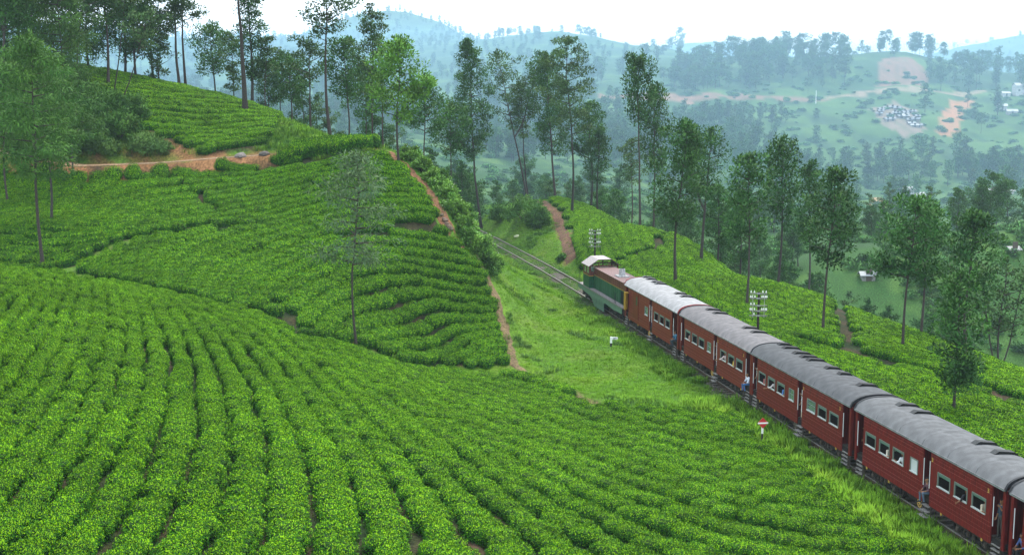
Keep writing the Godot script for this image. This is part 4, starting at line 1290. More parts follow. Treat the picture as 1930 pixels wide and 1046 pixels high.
func build_track() -> void:
	var line := []
	var z := 30.0
	while z < 216.0:
		line.append(Vector2(track_x(z), z))
		z += 3.0
	ribbon("ballast", line, 1.5, 0.14, Color(0.10, 0.088, 0.055), 0.35)
	var track := Node3D.new()
	track.name = "railway_track"
	add_child(track)
	tag(track, "single railway line of worn rails on old sleepers", "railway track")
	for side in [-0.87, 0.87]:
		var mb := MB.new()
		var prev := Vector3.ZERO
		z = 30.0
		while z < 205.0:
			var dx := track_x(z + 0.5) - track_x(z - 0.5)
			var n := Vector3(1, 0, dx).normalized()
			var p = Vector3(track_x(z), 0, -z) + n * side
			if prev != Vector3.ZERO:
				var t = (p - prev)
				var b := Basis(n, Vector3.UP, -t.normalized())
				mb.box((p + prev) * 0.5 + Vector3(0, -0.022, 0), Vector3(0.07, 0.045, t.length() + 0.01), Color(0.34, 0.31, 0.29), b)
				mb.box((p + prev) * 0.5 + Vector3(0, -0.075, 0), Vector3(0.022, 0.07, t.length() + 0.01), Color(0.11, 0.06, 0.04), b)
				mb.box((p + prev) * 0.5 + Vector3(0, -0.12, 0), Vector3(0.13, 0.026, t.length() + 0.01), Color(0.11, 0.06, 0.04), b)
			prev = p
			z += 2.0
		part(track, "rail", mb, M.worn)
	rng.seed = 61
	z = 34.0
	var shapes := []
	for k in 4:
		var mb := MB.new()
		mb.box(Vector3.ZERO, Vector3(2.65, 0.15, 0.25), tint(Color(0.15, 0.12, 0.095), 0.25))
		mb.box(Vector3(-0.87, 0.085, 0), Vector3(0.3, 0.02, 0.2), Color(0.10, 0.06, 0.04))
		mb.box(Vector3(0.87, 0.085, 0), Vector3(0.3, 0.02, 0.2), Color(0.10, 0.06, 0.04))
		shapes.append(mb.mesh())
	while z < 204.0:
		var o := part(track, "sleeper", shapes[rng.randi() % 4], M.worn)
		o.position = Vector3(track_x(z) + rnd(-0.05, 0.05), -0.23, -z)
		o.rotation.y = atan2(-(track_x(z + 0.5) - track_x(z - 0.5)), 1.0) + rnd(-0.02, 0.02)
		z += 0.68
	# oversize ballast stones in the open stretch
	var stone := MB.new()
	rng.seed = 62
	var pts := []
	for k in 6:
		pts.append(Vector3(cos(TAU * k / 6), 0.15 * sin(k * 2.0), sin(TAU * k / 6)) * rnd(0.8, 1.1))
	for k in 6:
		stone.face([pts[k], pts[(k + 1) % 6], Vector3(0.1, 0.7, 0)], Color(0.17, 0.15, 0.13), Vector3.UP)
	var at: Array[Transform3D] = []
	var cs := PackedColorArray()
	for i in 9000:
		z = rnd(45.0, 200.0)
		var off := rnd(-1.9, 1.9)
		var s := rnd(0.03, 0.08)
		at.append(Transform3D(Basis(Vector3.UP, rnd(0, TAU)).scaled(Vector3(s, s, s)), Vector3(track_x(z) + off, -0.2 - 0.04 * absf(off), -z)))
		var v := rnd(0.6, 1.5)
		cs.append(Color(v, v * 0.98, v * 0.94))
	var b := scatter("track_stones", stone.mesh(), at, cs, M.worn)
	tag(b, "loose ballast stones along the rails", "ballast")

func bogie(parent: Node3D, x: float, wheelbase: float, wheels: int, r: float) -> void:
	var iron := Color(0.035, 0.03, 0.028)
	var dusty := Color(0.085, 0.07, 0.058)
	var root := Node3D.new()
	var k := 0
	while parent.has_node(NodePath("bogie" if k == 0 else "bogie_%03d" % k)):
		k += 1
	root.name = "bogie" if k == 0 else "bogie_%03d" % k
	root.position = Vector3(x, 0, 0)
	parent.add_child(root)
	for i in wheels:
		var wx := wheelbase * (float(i) / (wheels - 1) - 0.5)
		var mb := MB.new()
		for s in [-1.0, 1.0]:
			mb.disc(Vector3(wx, r, s * 0.87), Vector3(0, 0, 1), r, 0.13, 18, dusty)
			mb.disc(Vector3(wx, r, s * 0.955), Vector3(0, 0, 1), r * 0.55, 0.06, 12, iron)
			mb.disc(Vector3(wx, r, s * 0.8), Vector3(0, 0, 1), r + 0.035, 0.03, 18, dusty)
		mb.rod(Vector3(wx, r, -0.9), Vector3(wx, r, 0.9), 0.07, iron, 8)
		part(root, "wheelset", mb, M.dark)
		var ax := MB.new()
		for s in [-1.0, 1.0]:
			ax.box(Vector3(wx, r, s * 1.12), Vector3(0.26, 0.28, 0.2), dusty)
			ax.disc(Vector3(wx, r, s * 1.24), Vector3(0, 0, 1), 0.1, 0.06, 10, dusty * 1.4)
		part(root, "axle_box", ax, M.dark)
	for s in [-1.0, 1.0]:
		var f := MB.new()
		var half := wheelbase * 0.5 + 0.45
		f.box(Vector3(0, r + 0.2, s * 1.1), Vector3(half * 2.0, 0.14, 0.12), dusty)
		f.box(Vector3(0, r - 0.1, s * 1.1), Vector3(wheelbase * 0.55, 0.2, 0.1), iron)
		for e in [-1.0, 1.0]:
			f.box(Vector3(e * wheelbase * 0.31, r + 0.02, s * 1.1), Vector3(0.1, 0.34, 0.1), dusty, Basis(Vector3(0, 0, 1), e * 0.6))
			f.box(Vector3(e * half, r + 0.05, s * 1.1), Vector3(0.08, 0.36, 0.1), iron)
		part(root, "side_frame", f, M.dark)
		var sp := MB.new()
		for e in [-0.22, 0.22]:
			for q in 5:
				sp.disc(Vector3(e, r - 0.02 + q * 0.075, s * 1.2), Vector3.UP, 0.1, 0.045, 10, dusty * 1.2)
		part(root, "spring", sp, M.dark)

func roof_y(z: float) -> float:
	var t := clampf(absf(z) / 1.52, 0.0, 1.0)
	return 3.50 + 0.60 * sqrt(maxf(0.0, 1.0 - pow(t, 2.4)))

func coach(number: int, s: float, label: String, body: Color, roof: Color, vents: Array, edge: Color, van := false) -> Node3D:
	rng.seed = 800 + number
	var o := thing("railway_carriage", label, "railway carriage", on_line(s), TRACK_TURN - PI * 0.5, "red carriages of the train")
	var L := 7.03
	var dark := Color(0.055, 0.018, 0.014)
	var maroon := Color(body.r * 0.5, body.g * 0.42, body.b * 0.45)
	var line := Color(body.r * 1.45 + 0.05, body.g * 1.5 + 0.045, body.b * 1.5 + 0.04)
	var wins := [[-5.8, -4.7, 0], [-4.3, -3.22, 0], [-2.86, -1.74, 0], [-1.1, -0.36, 1], [1.48, 2.6, 0], [2.96, 4.07, 0], [4.45, 5.58, 0]]
	if van:
		wins = [[-1.32, -0.47, 1], [1.2, 2.25, 0], [2.6, 3.69, 0], [4.05, 5.12, 0]]
	var pl: Array = [[-6.1, 0.12], [0.8, 6.02]]
	if van:
		pl = [[-6.05, -0.12], [0.62, 5.55]]
	var lo := 0.83
	var hi := 3.46
	var w0 := 1.97
	var w1 := 2.66
	for side in [1.0, -1.0]:
		for p in pl:
			var mb := MB.new()
			var a = 1.39 * side
			var b = 1.45 * side
			var x: float = p[0]
			mb.span(Vector3(p[0], lo, a), Vector3(p[1], w0, b), body)
			mb.span(Vector3(p[0], w1, a), Vector3(p[1], hi, b), body)
			for w in wins:
				if w[0] > p[0] and w[1] < p[1]:
					mb.span(Vector3(x, w0, a), Vector3(w[0], w1, b), body)
					x = w[1]
			mb.span(Vector3(x, w0, a), Vector3(p[1], w1, b), body)
			part(o, "side_wall", mb, M.paint)
			var rows := [3.30, 3.16, 2.98, 1.74, 1.56, 1.30, 1.12]
			for y in rows:
				var st := MB.new()
				var from: float = p[0] + 0.02
				st.box(Vector3((from + p[1] - 0.02) * 0.5, y, 1.456 * side), Vector3(p[1] - from - 0.02, 0.022, 0.016), line.lerp(body, rnd(0.2, 0.7)))
				part(o, "moulding", st, M.paint)
		for w in wins:
			window(o, w[0], w[1], w0, w1, side, w[2], number)
	# corner posts and doorway returns
	for side in [1.0, -1.0]:
		for e in [-1.0, 1.0]:
			var posts := MB.new()
			posts.span(Vector3(e * 6.84, lo, 1.30 * side), Vector3(e * L, hi, 1.45 * side), body)
			part(o, "corner_post", posts, M.paint)
	for e in [-1.0, 1.0]:
		var ends := MB.new()
		ends.span(Vector3(e * 6.98, 0.83, -1.30), Vector3(e * 7.02, 3.5, -0.42), maroon)
		ends.span(Vector3(e * 6.98, 0.83, 0.42), Vector3(e * 7.02, 3.5, 1.30), maroon)
		ends.span(Vector3(e * 6.98, 3.1, -0.42), Vector3(e * 7.02, 3.5, 0.42), maroon)
		var prof := []
		for k in 15:
			var z := lerpf(-1.46, 1.46, k / 14.0)
			prof.append(Vector3(e * 7.0, roof_y(z) - 0.04, z))
		prof.append(Vector3(e * 7.0, 3.48, 1.46))
		prof.append(Vector3(e * 7.0, 3.48, -1.46))
		for k in 14:
			ends.face([prof[k], prof[k + 1], Vector3(e * 7.0, 3.48, prof[k + 1].z), Vector3(e * 7.0, 3.48, prof[k].z)], maroon, Vector3(e, 0, 0))
		part(o, "end_wall", ends, M.paint)
	for e in [-1.0, 1.0]:
		var bel := MB.new()
		for k in 4:
			var x: float = e * (7.04 + k * 0.045)
			bel.box(Vector3(x, 2.1, -0.5), Vector3(0.03, 2.1, 0.16), Color(0.02, 0.02, 0.022))
			bel.box(Vector3(x, 2.1, 0.5), Vector3(0.03, 2.1, 0.16), Color(0.02, 0.02, 0.022))
			bel.box(Vector3(x, 3.2, 0), Vector3(0.03, 0.12, 1.16), Color(0.02, 0.02, 0.022))
		part(o, "gangway", bel, M.dark)
	# inside: floor, partitions, seats
	var fl := MB.new()
	fl.span(Vector3(-6.97, 1.16, -1.385), Vector3(6.97, 1.22, 1.385), Color(0.028, 0.02, 0.018))
	part(o, "floor", fl, M.worn)
	for x in [-6.07, 0.10, 0.84, 6.0]:
		if van and x > 0.0 and x < 6.0:
			x -= 0.22
		for side in [-1.0, 1.0]:
			var pt := MB.new()
			pt.span(Vector3(x - 0.02, 1.22, side * 0.42), Vector3(x + 0.02, 3.48, side * 1.385), maroon)
			part(o, "partition", pt, M.paint)
	# far-side doors of the vestibules, teal inside
	for x in [[-6.82, -6.12], [6.04, 6.82]]:
		var fd := MB.new()
		fd.span(Vector3(x[0], 1.2, -1.44), Vector3(x[1], 3.4, -1.40), Color(0.03, 0.20, 0.19))
		part(o, "vestibule_door", fd, M.paint)
	var md := MB.new()
	md.span(Vector3(0.14, 1.2, -1.44), Vector3(0.78, 3.4, -1.40), maroon)
	part(o, "middle_door", md, M.paint)
	if not van:
		var n := 0
		for w in wins:
			if w[2] == 0:
				for side in [-1.0, 1.0]:
					var se := MB.new()
					var c: float = (w[0] + w[1]) * 0.5
					for e in [-1.0, 1.0]:
						se.box(Vector3(c + e * 0.5, 1.64, side * 0.92), Vector3(0.42, 0.1, 0.88), Color(0.025, 0.014, 0.01))
						se.box(Vector3(c + e * 0.72, 1.98, side * 0.92), Vector3(0.07, 0.72, 0.88), Color(0.03, 0.016, 0.012))
					part(o, "seat", se, M.worn)
					n += 1
	# roof
	var rf := MB.new()
	var cols := 22
	for i in cols:
		var za := lerpf(-1.52, 1.52, float(i) / cols)
		var zb := lerpf(-1.52, 1.52, float(i + 1) / cols)
		var ya := roof_y(za)
		var yb := roof_y(zb)
		var na := Vector3(0, 1.0, za * absf(za) * 0.32 + za * 0.12).normalized()
		var nb := Vector3(0, 1.0, zb * absf(zb) * 0.32 + zb * 0.12).normalized()
		var xs := [-L - 0.02, -4.7, -2.3, 0.0, 2.3, 4.7, L + 0.02]
		for k in 6:
			var c := tint(roof, 0.035)
			var a := Vector3(xs[k], ya, za)
			var b := Vector3(xs[k + 1], ya, za)
			var cc := Vector3(xs[k + 1], yb, zb)
			var d := Vector3(xs[k], yb, zb)
			rf.tri(a, b, cc, na, na, nb, roof)
			rf.tri(a, cc, d, na, nb, nb, roof)
			if k < 5:
				rf.face([cc + Vector3(-0.02, 0.006, 0), d * 0.0 + Vector3(xs[k + 1] + 0.02, yb + 0.006, zb), Vector3(xs[k + 1] + 0.02, ya + 0.006, za), b + Vector3(-0.02, 0.006, 0)], roof * 0.8, Vector3.UP)
			rf.face([a - Vector3(0, 0.04, 0), b - Vector3(0, 0.04, 0), cc - Vector3(0, 0.04, 0), d - Vector3(0, 0.04, 0)], Color(0.08, 0.07, 0.06), Vector3.DOWN)
	part(o, "roof", rf, M.roof)
	var rim := MB.new()
	for e in [-1.0, 1.0]:
		for i in cols:
			var za := lerpf(-1.54, 1.54, float(i) / cols)
			var zb := lerpf(-1.54, 1.54, float(i + 1) / cols)
			var pa := Vector3(e * (L - 0.03), roof_y(za), za)
			var pb := Vector3(e * (L - 0.03), roof_y(zb), zb)
			var up := Vector3(0, 0.035, 0)
			var out := Vector3(e * 0.13, 0, 0)
			rim.face([pa + up, pb + up, pb + up + out, pa + up + out], edge, Vector3.UP)
			rim.face([pa + up + out, pb + up + out, pb + out - Vector3(0, 0.12, 0), pa + out - Vector3(0, 0.12, 0)], edge, Vector3(e, 0, 0))
	part(o, "roof_edge", rim, M.paint)
	for side in [1.0, -1.0]:
		var g := MB.new()
		g.box(Vector3(0, 3.485, 1.50 * side), Vector3(2.0 * L, 0.06, 0.09), Color(0.22, 0.24, 0.23))
		g.box(Vector3(0, 3.53, 1.52 * side), Vector3(2.0 * L, 0.03, 0.05), roof * 1.15)
		part(o, "gutter", g, M.roof)
	for v in vents:
		var mb := MB.new()
		var zc: float = v[1]
		var wide: float = v[2]
		var x: float = v[0]
		var prof := [Vector2(-wide, 0.0), Vector2(-wide * 0.62, 0.12), Vector2(wide * 0.62, 0.13), Vector2(wide, 0.0)]
		for k in 3:
			var a := Vector3(x, roof_y(zc + prof[k].x) + prof[k].y + 0.01, zc + prof[k].x)
			var b := Vector3(x, roof_y(zc + prof[k + 1].x) + prof[k + 1].y + 0.01, zc + prof[k + 1].x)
			mb.face([a + Vector3(-0.2, 0, 0), b + Vector3(-0.2, 0, 0), b + Vector3(0.2, 0, 0), a + Vector3(0.2, 0, 0)], roof * 0.5, Vector3.UP)
			for e in [-0.19, 0.19]:
				var dn := Vector3(0, -0.12, 0)
				mb.face([a + Vector3(e, 0, 0), b + Vector3(e, 0, 0), b + Vector3(e, 0, 0) + dn, a + Vector3(e, 0, 0) + dn], Color(0.012, 0.012, 0.014), Vector3(e, 0, 0))
		part(o, "roof_vent", mb, M.dark)
	# doorways: handrails and steps
	for side in [1.0, -1.0]:
		for x in ([-6.45, 0.46, 6.42] if not van else [0.25, 6.2]):
			var hr := MB.new()
			hr.rod(Vector3(x - 0.28, 1.65, 1.44 * side), Vector3(x - 0.28, 2.95, 1.44 * side), 0.022, Color(0.62, 0.62, 0.64))
			if absf(x) < 1.0:
				hr.rod(Vector3(x + 0.28, 1.65, 1.44 * side), Vector3(x + 0.28, 2.95, 1.44 * side), 0.022, Color(0.62, 0.62, 0.64))
			part(o, "handrail", hr, M.porcelain)
		for x in ([-6.45, 0.46, 6.42] if not van else [-6.6, 0.25, 6.2]):
			var st := Node3D.new()
			var k := 0
			while o.has_node(NodePath("steps" if k == 0 else "steps_%03d" % k)):
				k += 1
			st.name = "steps" if k == 0 else "steps_%03d" % k
			o.add_child(st)
			var grey := Color(0.30, 0.28, 0.26)
			var mid := absf(x) < 1.0
			for i in (3 if mid else 4):
				var tr := MB.new()
				var y := 0.72 - i * 0.24 if mid else 0.86 - i * 0.2
				tr.box(Vector3(x, y, (1.36 + (0.09 * i if mid else 0.02 * i)) * side), Vector3(0.66, 0.035, 0.24 if mid else 0.16), grey)
				part(st, "tread", tr, M.worn)
			var sd := MB.new()
			for e in [-1.0, 1.0]:
				sd.box(Vector3(x + e * 0.34, 0.52, 1.34 * side), Vector3(0.03, 0.86, 0.16 if not mid else 0.05), Color(0.10, 0.08, 0.065))
			part(st, "step_side", sd, M.worn)
	# underframe
	var uf := MB.new()
	for side in [1.0, -1.0]:
		uf.span(Vector3(-L, 0.86, 1.22 * side), Vector3(L, 1.14, 1.36 * side), Color(0.035, 0.03, 0.028))
		uf.rod(Vector3(-2.6, 0.5, 0.9 * side), Vector3(2.2, 0.5, 0.9 * side), 0.04, Color(0.05, 0.04, 0.035))
		uf.rod(Vector3(-2.6, 0.5, 0.9 * side), Vector3(-3.0, 0.9, 0.9 * side), 0.04, Color(0.05, 0.04, 0.035))
		uf.rod(Vector3(2.2, 0.5, 0.9 * side), Vector3(2.6, 0.9, 0.9 * side), 0.04, Color(0.05, 0.04, 0.035))
	uf.span(Vector3(-L, 0.95, -1.2), Vector3(L, 1.12, 1.2), Color(0.03, 0.027, 0.025))
	uf.span(Vector3(-L - 0.35, 0.86, -0.12), Vector3(L + 0.35, 1.06, 0.12), Color(0.03, 0.027, 0.025))
	part(o, "underframe", uf, M.dark)
	for b in [[-1.4, 0.62, 0.7, 1.3, 0.5, 0.6], [1.5, 0.66, -0.6, 1.6, 0.45, 0.7]]:
		var bx := MB.new()
		bx.box(Vector3(b[0], b[1], b[2]), Vector3(b[3], b[4], b[5]), Color(0.05, 0.045, 0.04))
		part(o, "underfloor_box", bx, M.dark)
	var tank := MB.new()
	tank.disc(Vector3(1.7, 0.6, 0.6), Vector3(1, 0, 0), 0.22, 1.2, 12, Color(0.06, 0.05, 0.045))
	part(o, "air_tank", tank, M.dark)
	for e in [-1.0, 1.0]:
		bogie(o, e * 4.15, 2.3, 2, 0.46)
		for side in [-0.85, 0.85]:
			var bf := MB.new()
			bf.disc(Vector3(e * 7.12, 1.02, side), Vector3(1, 0, 0), 0.08, 0.3, 10, Color(0.04, 0.035, 0.03))
			bf.disc(Vector3(e * 7.19, 1.02, side), Vector3(1, 0, 0), 0.18, 0.04, 14, Color(0.05, 0.045, 0.04))
			part(o, "buffer", bf, M.dark)
	var hw := MB.new()
	var yel := Color(0.42, 0.27, 0.06) if number != 3 else Color(0.10, 0.085, 0.06)
	for k in 16:
		var a := TAU * k / 16
		var b := TAU * (k + 1) / 16
		hw.rod(Vector3(-0.12 + 0.2 * cos(a), 0.66 + 0.2 * sin(a), 1.42), Vector3(-0.12 + 0.2 * cos(b), 0.66 + 0.2 * sin(b), 1.42), 0.022, yel, 5)
	for k in 3:
		var a := PI * k / 3.0
		hw.rod(Vector3(-0.12 + 0.2 * cos(a), 0.66 + 0.2 * sin(a), 1.42), Vector3(-0.12 - 0.2 * cos(a), 0.66 - 0.2 * sin(a), 1.42), 0.015, yel, 5)
	hw.rod(Vector3(-0.12, 0.66, 1.2), Vector3(-0.12, 0.66, 1.43), 0.04, yel, 6)
	part(o, "brake_wheel", hw, M.plain)
	for x in [-5.6, 5.35, 1.9, -3.2]:
		var lug := MB.new()
		lug.box(Vector3(x, 0.78, 1.43), Vector3(0.09, 0.13, 0.05), Color(0.45, 0.30, 0.05))
		part(o, "jacking_lug", lug, M.plain)
	if number >= 2:
		for x in [5.72, 0.96]:
			numeral(o, "3", Vector3(x, 3.08, 1.462), 0.26, Color(0.46, 0.30, 0.05))
	if van:
		var dr := MB.new()
		dr.span(Vector3(-4.38, 1.2, 1.455), Vector3(-3.0, 3.3, 1.50), body * 0.92)
		part(o, "sliding_door", dr, M.paint)
		var dk := MB.new()
		dk.span(Vector3(-4.62, 1.25, 1.452), Vector3(-4.40, 3.25, 1.462), maroon)
		dk.span(Vector3(-3.62, 2.35, 1.502), Vector3(-3.30, 3.05, 1.512), Color(0.04, 0.10, 0.05))
		part(o, "door_panel", dk, M.paint)
		var yl := MB.new()
		yl.span(Vector3(-6.35, 1.55, 1.45), Vector3(-6.22, 3.0, 1.75), Color(0.48, 0.26, 0.02))
		yl.span(Vector3(-6.35, 2.96, 1.45), Vector3(-5.85, 3.02, 1.75), Color(0.5, 0.28, 0.03))
		yl.span(Vector3(-6.22, 1.55, 1.71), Vector3(-5.85, 2.96, 1.75), Color(0.46, 0.25, 0.02))
		part(o, "yellow_lookout", yl, M.paint)
	else:
		var iw := MB.new()
		iw.span(Vector3(-6.82, 1.2, -0.6), Vector3(-6.78, 3.4, 0.3), Color(0.03, 0.16, 0.15))
		iw.span(Vector3(6.74, 1.2, -0.9), Vector3(6.78, 3.4, -0.1), Color(0.03, 0.16, 0.15))
		part(o, "inner_door", iw, M.paint)
	return o

func numeral(parent: Node3D, text: String, at: Vector3, size: float, col: Color) -> void:
	var t := TextMesh.new()
	var f := SystemFont.new()
	f.font_names = PackedStringArray(["Droid Sans"])
	f.font_weight = 700
	t.font = f
	t.text = text
	t.font_size = 32
	t.pixel_size = size / 32.0
	t.depth = 0.01
	var m := StandardMaterial3D.new()
	m.albedo_color = col.linear_to_srgb()
	m.roughness = 0.6
	var o := part(parent, "lettering", t, m)
	o.position = at

func window(o: Node3D, x0: float, x1: float, y0: float, y1: float, side: float, kind: int, number: int) -> void:
	var root := Node3D.new()
	var k := 0
	while o.has_node(NodePath("window" if k == 0 else "window_%03d" % k)):
		k += 1
	root.name = "window" if k == 0 else "window_%03d" % k
	o.add_child(root)
	var fr := MB.new()
	var grey := Color(0.13, 0.17, 0.145)
	var z := 1.445 * side
	fr.box(Vector3((x0 + x1) * 0.5, y1 - 0.02, z), Vector3(x1 - x0, 0.05, 0.06), grey)
	fr.box(Vector3(x0 + 0.02, (y0 + y1) * 0.5, z), Vector3(0.05, y1 - y0, 0.06), grey)
	fr.box(Vector3(x1 - 0.02, (y0 + y1) * 0.5, z), Vector3(0.05, y1 - y0, 0.06), grey)
	part(root, "frame", fr, M.plain)
	var sl := MB.new()
	sl.box(Vector3((x0 + x1) * 0.5, y0 + 0.015, z + 0.012 * side), Vector3(x1 - x0, 0.05, 0.1), Color(0.42, 0.44, 0.43))
	part(root, "sill", sl, M.plain)
	var closed := kind == 1 or (number == 3 and x0 > 1.0 and x0 < 2.0)
	if kind == 1 and number == 4:
		for i in 5:
			var b := MB.new()
			b.box(Vector3(lerpf(x0, x1, (i + 0.5) / 5.0), (y0 + y1) * 0.5, 1.42 * side), Vector3((x1 - x0) / 5.0 - 0.02, y1 - y0 - 0.05, 0.03), Color(0.48, 0.52, 0.52))
			part(root, "slat", b, M.plain)
		return
	if closed:
		var gl := MB.new()
		gl.box(Vector3((x0 + x1) * 0.5, (y0 + y1) * 0.5, 1.415 * side), Vector3(x1 - x0, y1 - y0, 0.012), Color.WHITE)
		part(root, "pane", gl, M.glass)
		var br := MB.new()
		br.box(Vector3((x0 + x1) * 0.5, (y0 + y1) * 0.5 + 0.03, 1.425 * side), Vector3(x1 - x0, 0.04, 0.03), grey)
		part(root, "glazing_bar", br, M.plain)
	else:
		var sh := MB.new()
		var drop := 0.07 + 0.07 * absf(sin(x0 * 7.0 + number))
		for i in 3:
			sh.box(Vector3((x0 + x1) * 0.5, y1 - 0.05 - drop * (i + 0.5) / 3.0, 1.418 * side), Vector3(x1 - x0 - 0.08, drop / 3.0 - 0.008, 0.025), Color(0.10, 0.19, 0.15), Basis(Vector3(1, 0, 0), 0.2 * side))
		part(root, "raised_shutter", sh, M.plain)

func locomotive() -> void:
	var o := thing("locomotive", "green and brown-red diesel shunter-type locomotive with a peaked cab roof leading the train", "locomotive", on_line(-43.75 - 15.0), TRACK_TURN - PI * 0.5 + 0.004)
	var green := Color(0.012, 0.092, 0.042)
	var pale := Color(0.135, 0.235, 0.18)
	var red := Color(0.13, 0.036, 0.03)
	var grey := Color(0.24, 0.21, 0.21)
	var gold := Color(0.42, 0.24, 0.04)
	# deck and skirts
	var dk := MB.new()
	dk.span(Vector3(-7.5, 1.26, -1.45), Vector3(7.5, 1.36, 1.45), grey)
	part(o, "deck", dk, M.worn)
	for side in [1.0, -1.0]:
		var sk := MB.new()
		# a flat apron cut over the bogies
		var outline := [Vector2(-7.5, 1.27), Vector2(-7.5, 0.92), Vector2(-5.6, 0.86), Vector2(-3.2, 0.72), Vector2(-2.2, 0.45), Vector2(-1.7, 0.02), Vector2(1.6, 0.02), Vector2(1.6, 0.74), Vector2(2.1, 0.86), Vector2(4.8, 0.74), Vector2(7.3, 0.82), Vector2(7.3, 1.27)]
		var poly := PackedVector2Array(outline)
		var idx := Geometry2D.triangulate_polygon(poly)
		for zz in [1.44, 1.38]:
			for i in range(0, idx.size(), 3):
				var p := []
				for e in 3:
					p.append(Vector3(poly[idx[i + e]].x, poly[idx[i + e]].y, zz * side))
				sk.face(p, pale, Vector3(0, 0, side if zz > 1.4 else -side))
		for i in poly.size():
			var a := poly[i]
			var b := poly[(i + 1) % poly.size()]
			sk.face([Vector3(a.x, a.y, 1.38 * side), Vector3(b.x, b.y, 1.38 * side), Vector3(b.x, b.y, 1.44 * side), Vector3(a.x, a.y, 1.44 * side)], pale, Vector3(b.y - a.y, a.x - b.x, 0) * -1.0)
		part(o, "side_apron", sk, M.paint)
		for x in [-0.9, 0.2, 0.9]:
			var pn := MB.new()
			pn.box(Vector3(x, 0.62 if x < 0.0 else 0.72, 1.445 * side), Vector3(0.5, 0.55, 0.016), pale * 0.88)
			part(o, "access_panel", pn, M.paint)
	# cab
	var cab := MB.new()
	var c0 := -5.8
	var c1 := -3.6
	var z1 := 1.40
	for side in [1.0, -1.0]:
		cab.span(Vector3(c0, 1.36, (z1 - 0.06) * side), Vector3(c1, 2.5, z1 * side), green)
		cab.span(Vector3(c0, 2.5, (z1 - 0.06) * side), Vector3(c1, 2.72, z1 * side), red)
		cab.span(Vector3(c0, 3.3, (z1 - 0.06) * side), Vector3(c1, 3.5, z1 * side), red)
		cab.span(Vector3(c0, 2.72, (z1 - 0.06) * side), Vector3(c0 + 0.25, 3.3, z1 * side), red)
		cab.span(Vector3(c0 + 1.0, 2.72, (z1 - 0.06) * side), Vector3(c0 + 1.25, 3.3, z1 * side), red)
		cab.span(Vector3(c1 - 0.22, 2.72, (z1 - 0.06) * side), Vector3(c1, 3.3, z1 * side), red)
	for x in [c0, c1]:
		cab.span(Vector3(x - 0.03, 1.36, -z1 + 0.06), Vector3(x + 0.03, 2.5, z1 - 0.06), green)
		cab.span(Vector3(x - 0.03, 2.5, -z1 + 0.06), Vector3(x + 0.03, 2.9, z1 - 0.06), red)
		for z in [-1.3, -0.5, 0.5, 1.3]:
			cab.span(Vector3(x - 0.03, 2.9, z - 0.05), Vector3(x + 0.03, 3.9 - absf(z) * 0.32, z + 0.05), red)
		cab.span(Vector3(x - 0.03, 3.36, -z1 + 0.06), Vector3(x + 0.03, 3.46, z1 - 0.06), red)
	part(o, "cab", cab, M.paint)
	var gl := MB.new()
	for x in [c0, c1]:
		gl.span(Vector3(x - 0.006, 2.9, -1.25), Vector3(x + 0.006, 3.36, 1.25), Color.WHITE)
	for side in [1.0, -1.0]:
		gl.span(Vector3(c0 + 0.25, 2.72, (z1 - 0.036) * side), Vector3(c1 - 0.22, 3.3, (z1 - 0.024) * side), Color.WHITE)
	part(o, "window_pane", gl, M.glass)
	var ins := MB.new()
	ins.span(Vector3(c0 + 0.3, 1.37, -1.0), Vector3(c1 - 0.6, 2.3, -0.4), Color(0.05, 0.06, 0.055))
	ins.span(Vector3(c0 + 0.4, 1.37, 0.3), Vector3(c0 + 0.9, 1.9, 0.8), Color(0.04, 0.03, 0.03))
	part(o, "control_desk", ins, M.dark)
	var gs := MB.new()
	for side in [1.0, -1.0]:
		gs.box(Vector3((c0 + c1) * 0.5, 2.5, (z1 + 0.004) * side), Vector3(c1 - c0 + 0.02, 0.07, 0.012), gold)
		gs.box(Vector3(1.85, 2.62, 0.957 * side), Vector3(10.9, 0.055, 0.012), gold)
	gs.box(Vector3(c1 + 0.036, 2.5, 0), Vector3(0.012, 0.07, z1 * 2.0), gold)
	gs.box(Vector3(c0 - 0.036, 2.5, 0), Vector3(0.012, 0.07, z1 * 2.0), gold)
	part(o, "gold_stripe", gs, M.paint)
	# peaked cab roof with two breaks
	var rf := MB.new()
	var prof := [Vector2(1.55, 3.44), Vector2(0.62, 4.06), Vector2(-0.62, 4.06), Vector2(-1.55, 3.44)]
	for k in 3:
		var a: Vector2 = prof[k]
		var b: Vector2 = prof[k + 1]
		var nn := Vector3(0, absf(a.x - b.x), (a.y - b.y) * (-1.0 if k == 0 else -1.0)).normalized()
		for lift in [0.0, -0.05]:
			rf.face([Vector3(c0 - 0.25, a.y + lift, a.x), Vector3(c1 + 0.35, a.y + lift, a.x), Vector3(c1 + 0.35, b.y + lift, b.x), Vector3(c0 - 0.25, b.y + lift, b.x)], Color(0.46, 0.40, 0.41) if lift == 0.0 else Color(0.07, 0.035, 0.03), Vector3.UP if lift == 0.0 else Vector3.DOWN)
		for x in [c0 - 0.25, c1 + 0.35]:
			rf.face([Vector3(x, a.y, a.x), Vector3(x, b.y, b.x), Vector3(x, b.y - 0.05, b.x), Vector3(x, a.y - 0.05, a.x)], Color(0.10, 0.04, 0.035), Vector3(signf(x + 4.7), 0, 0))
	part(o, "cab_roof", rf, M.worn)
	# hood
	var hd := MB.new()
	hd.span(Vector3(c1 + 0.04, 1.36, -0.95), Vector3(7.25, 2.6, 0.95), green)
	hd.span(Vector3(c1 + 0.04, 2.6, -0.95), Vector3(7.25, 3.28, 0.95), red)
	part(o, "hood", hd, M.paint)
	var tp := MB.new()
	tp.span(Vector3(c1 + 0.04, 3.28, -0.99), Vector3(7.25, 3.32, 0.99), Color(0.22, 0.12, 0.115))
	part(o, "hood_top", tp, M.worn)
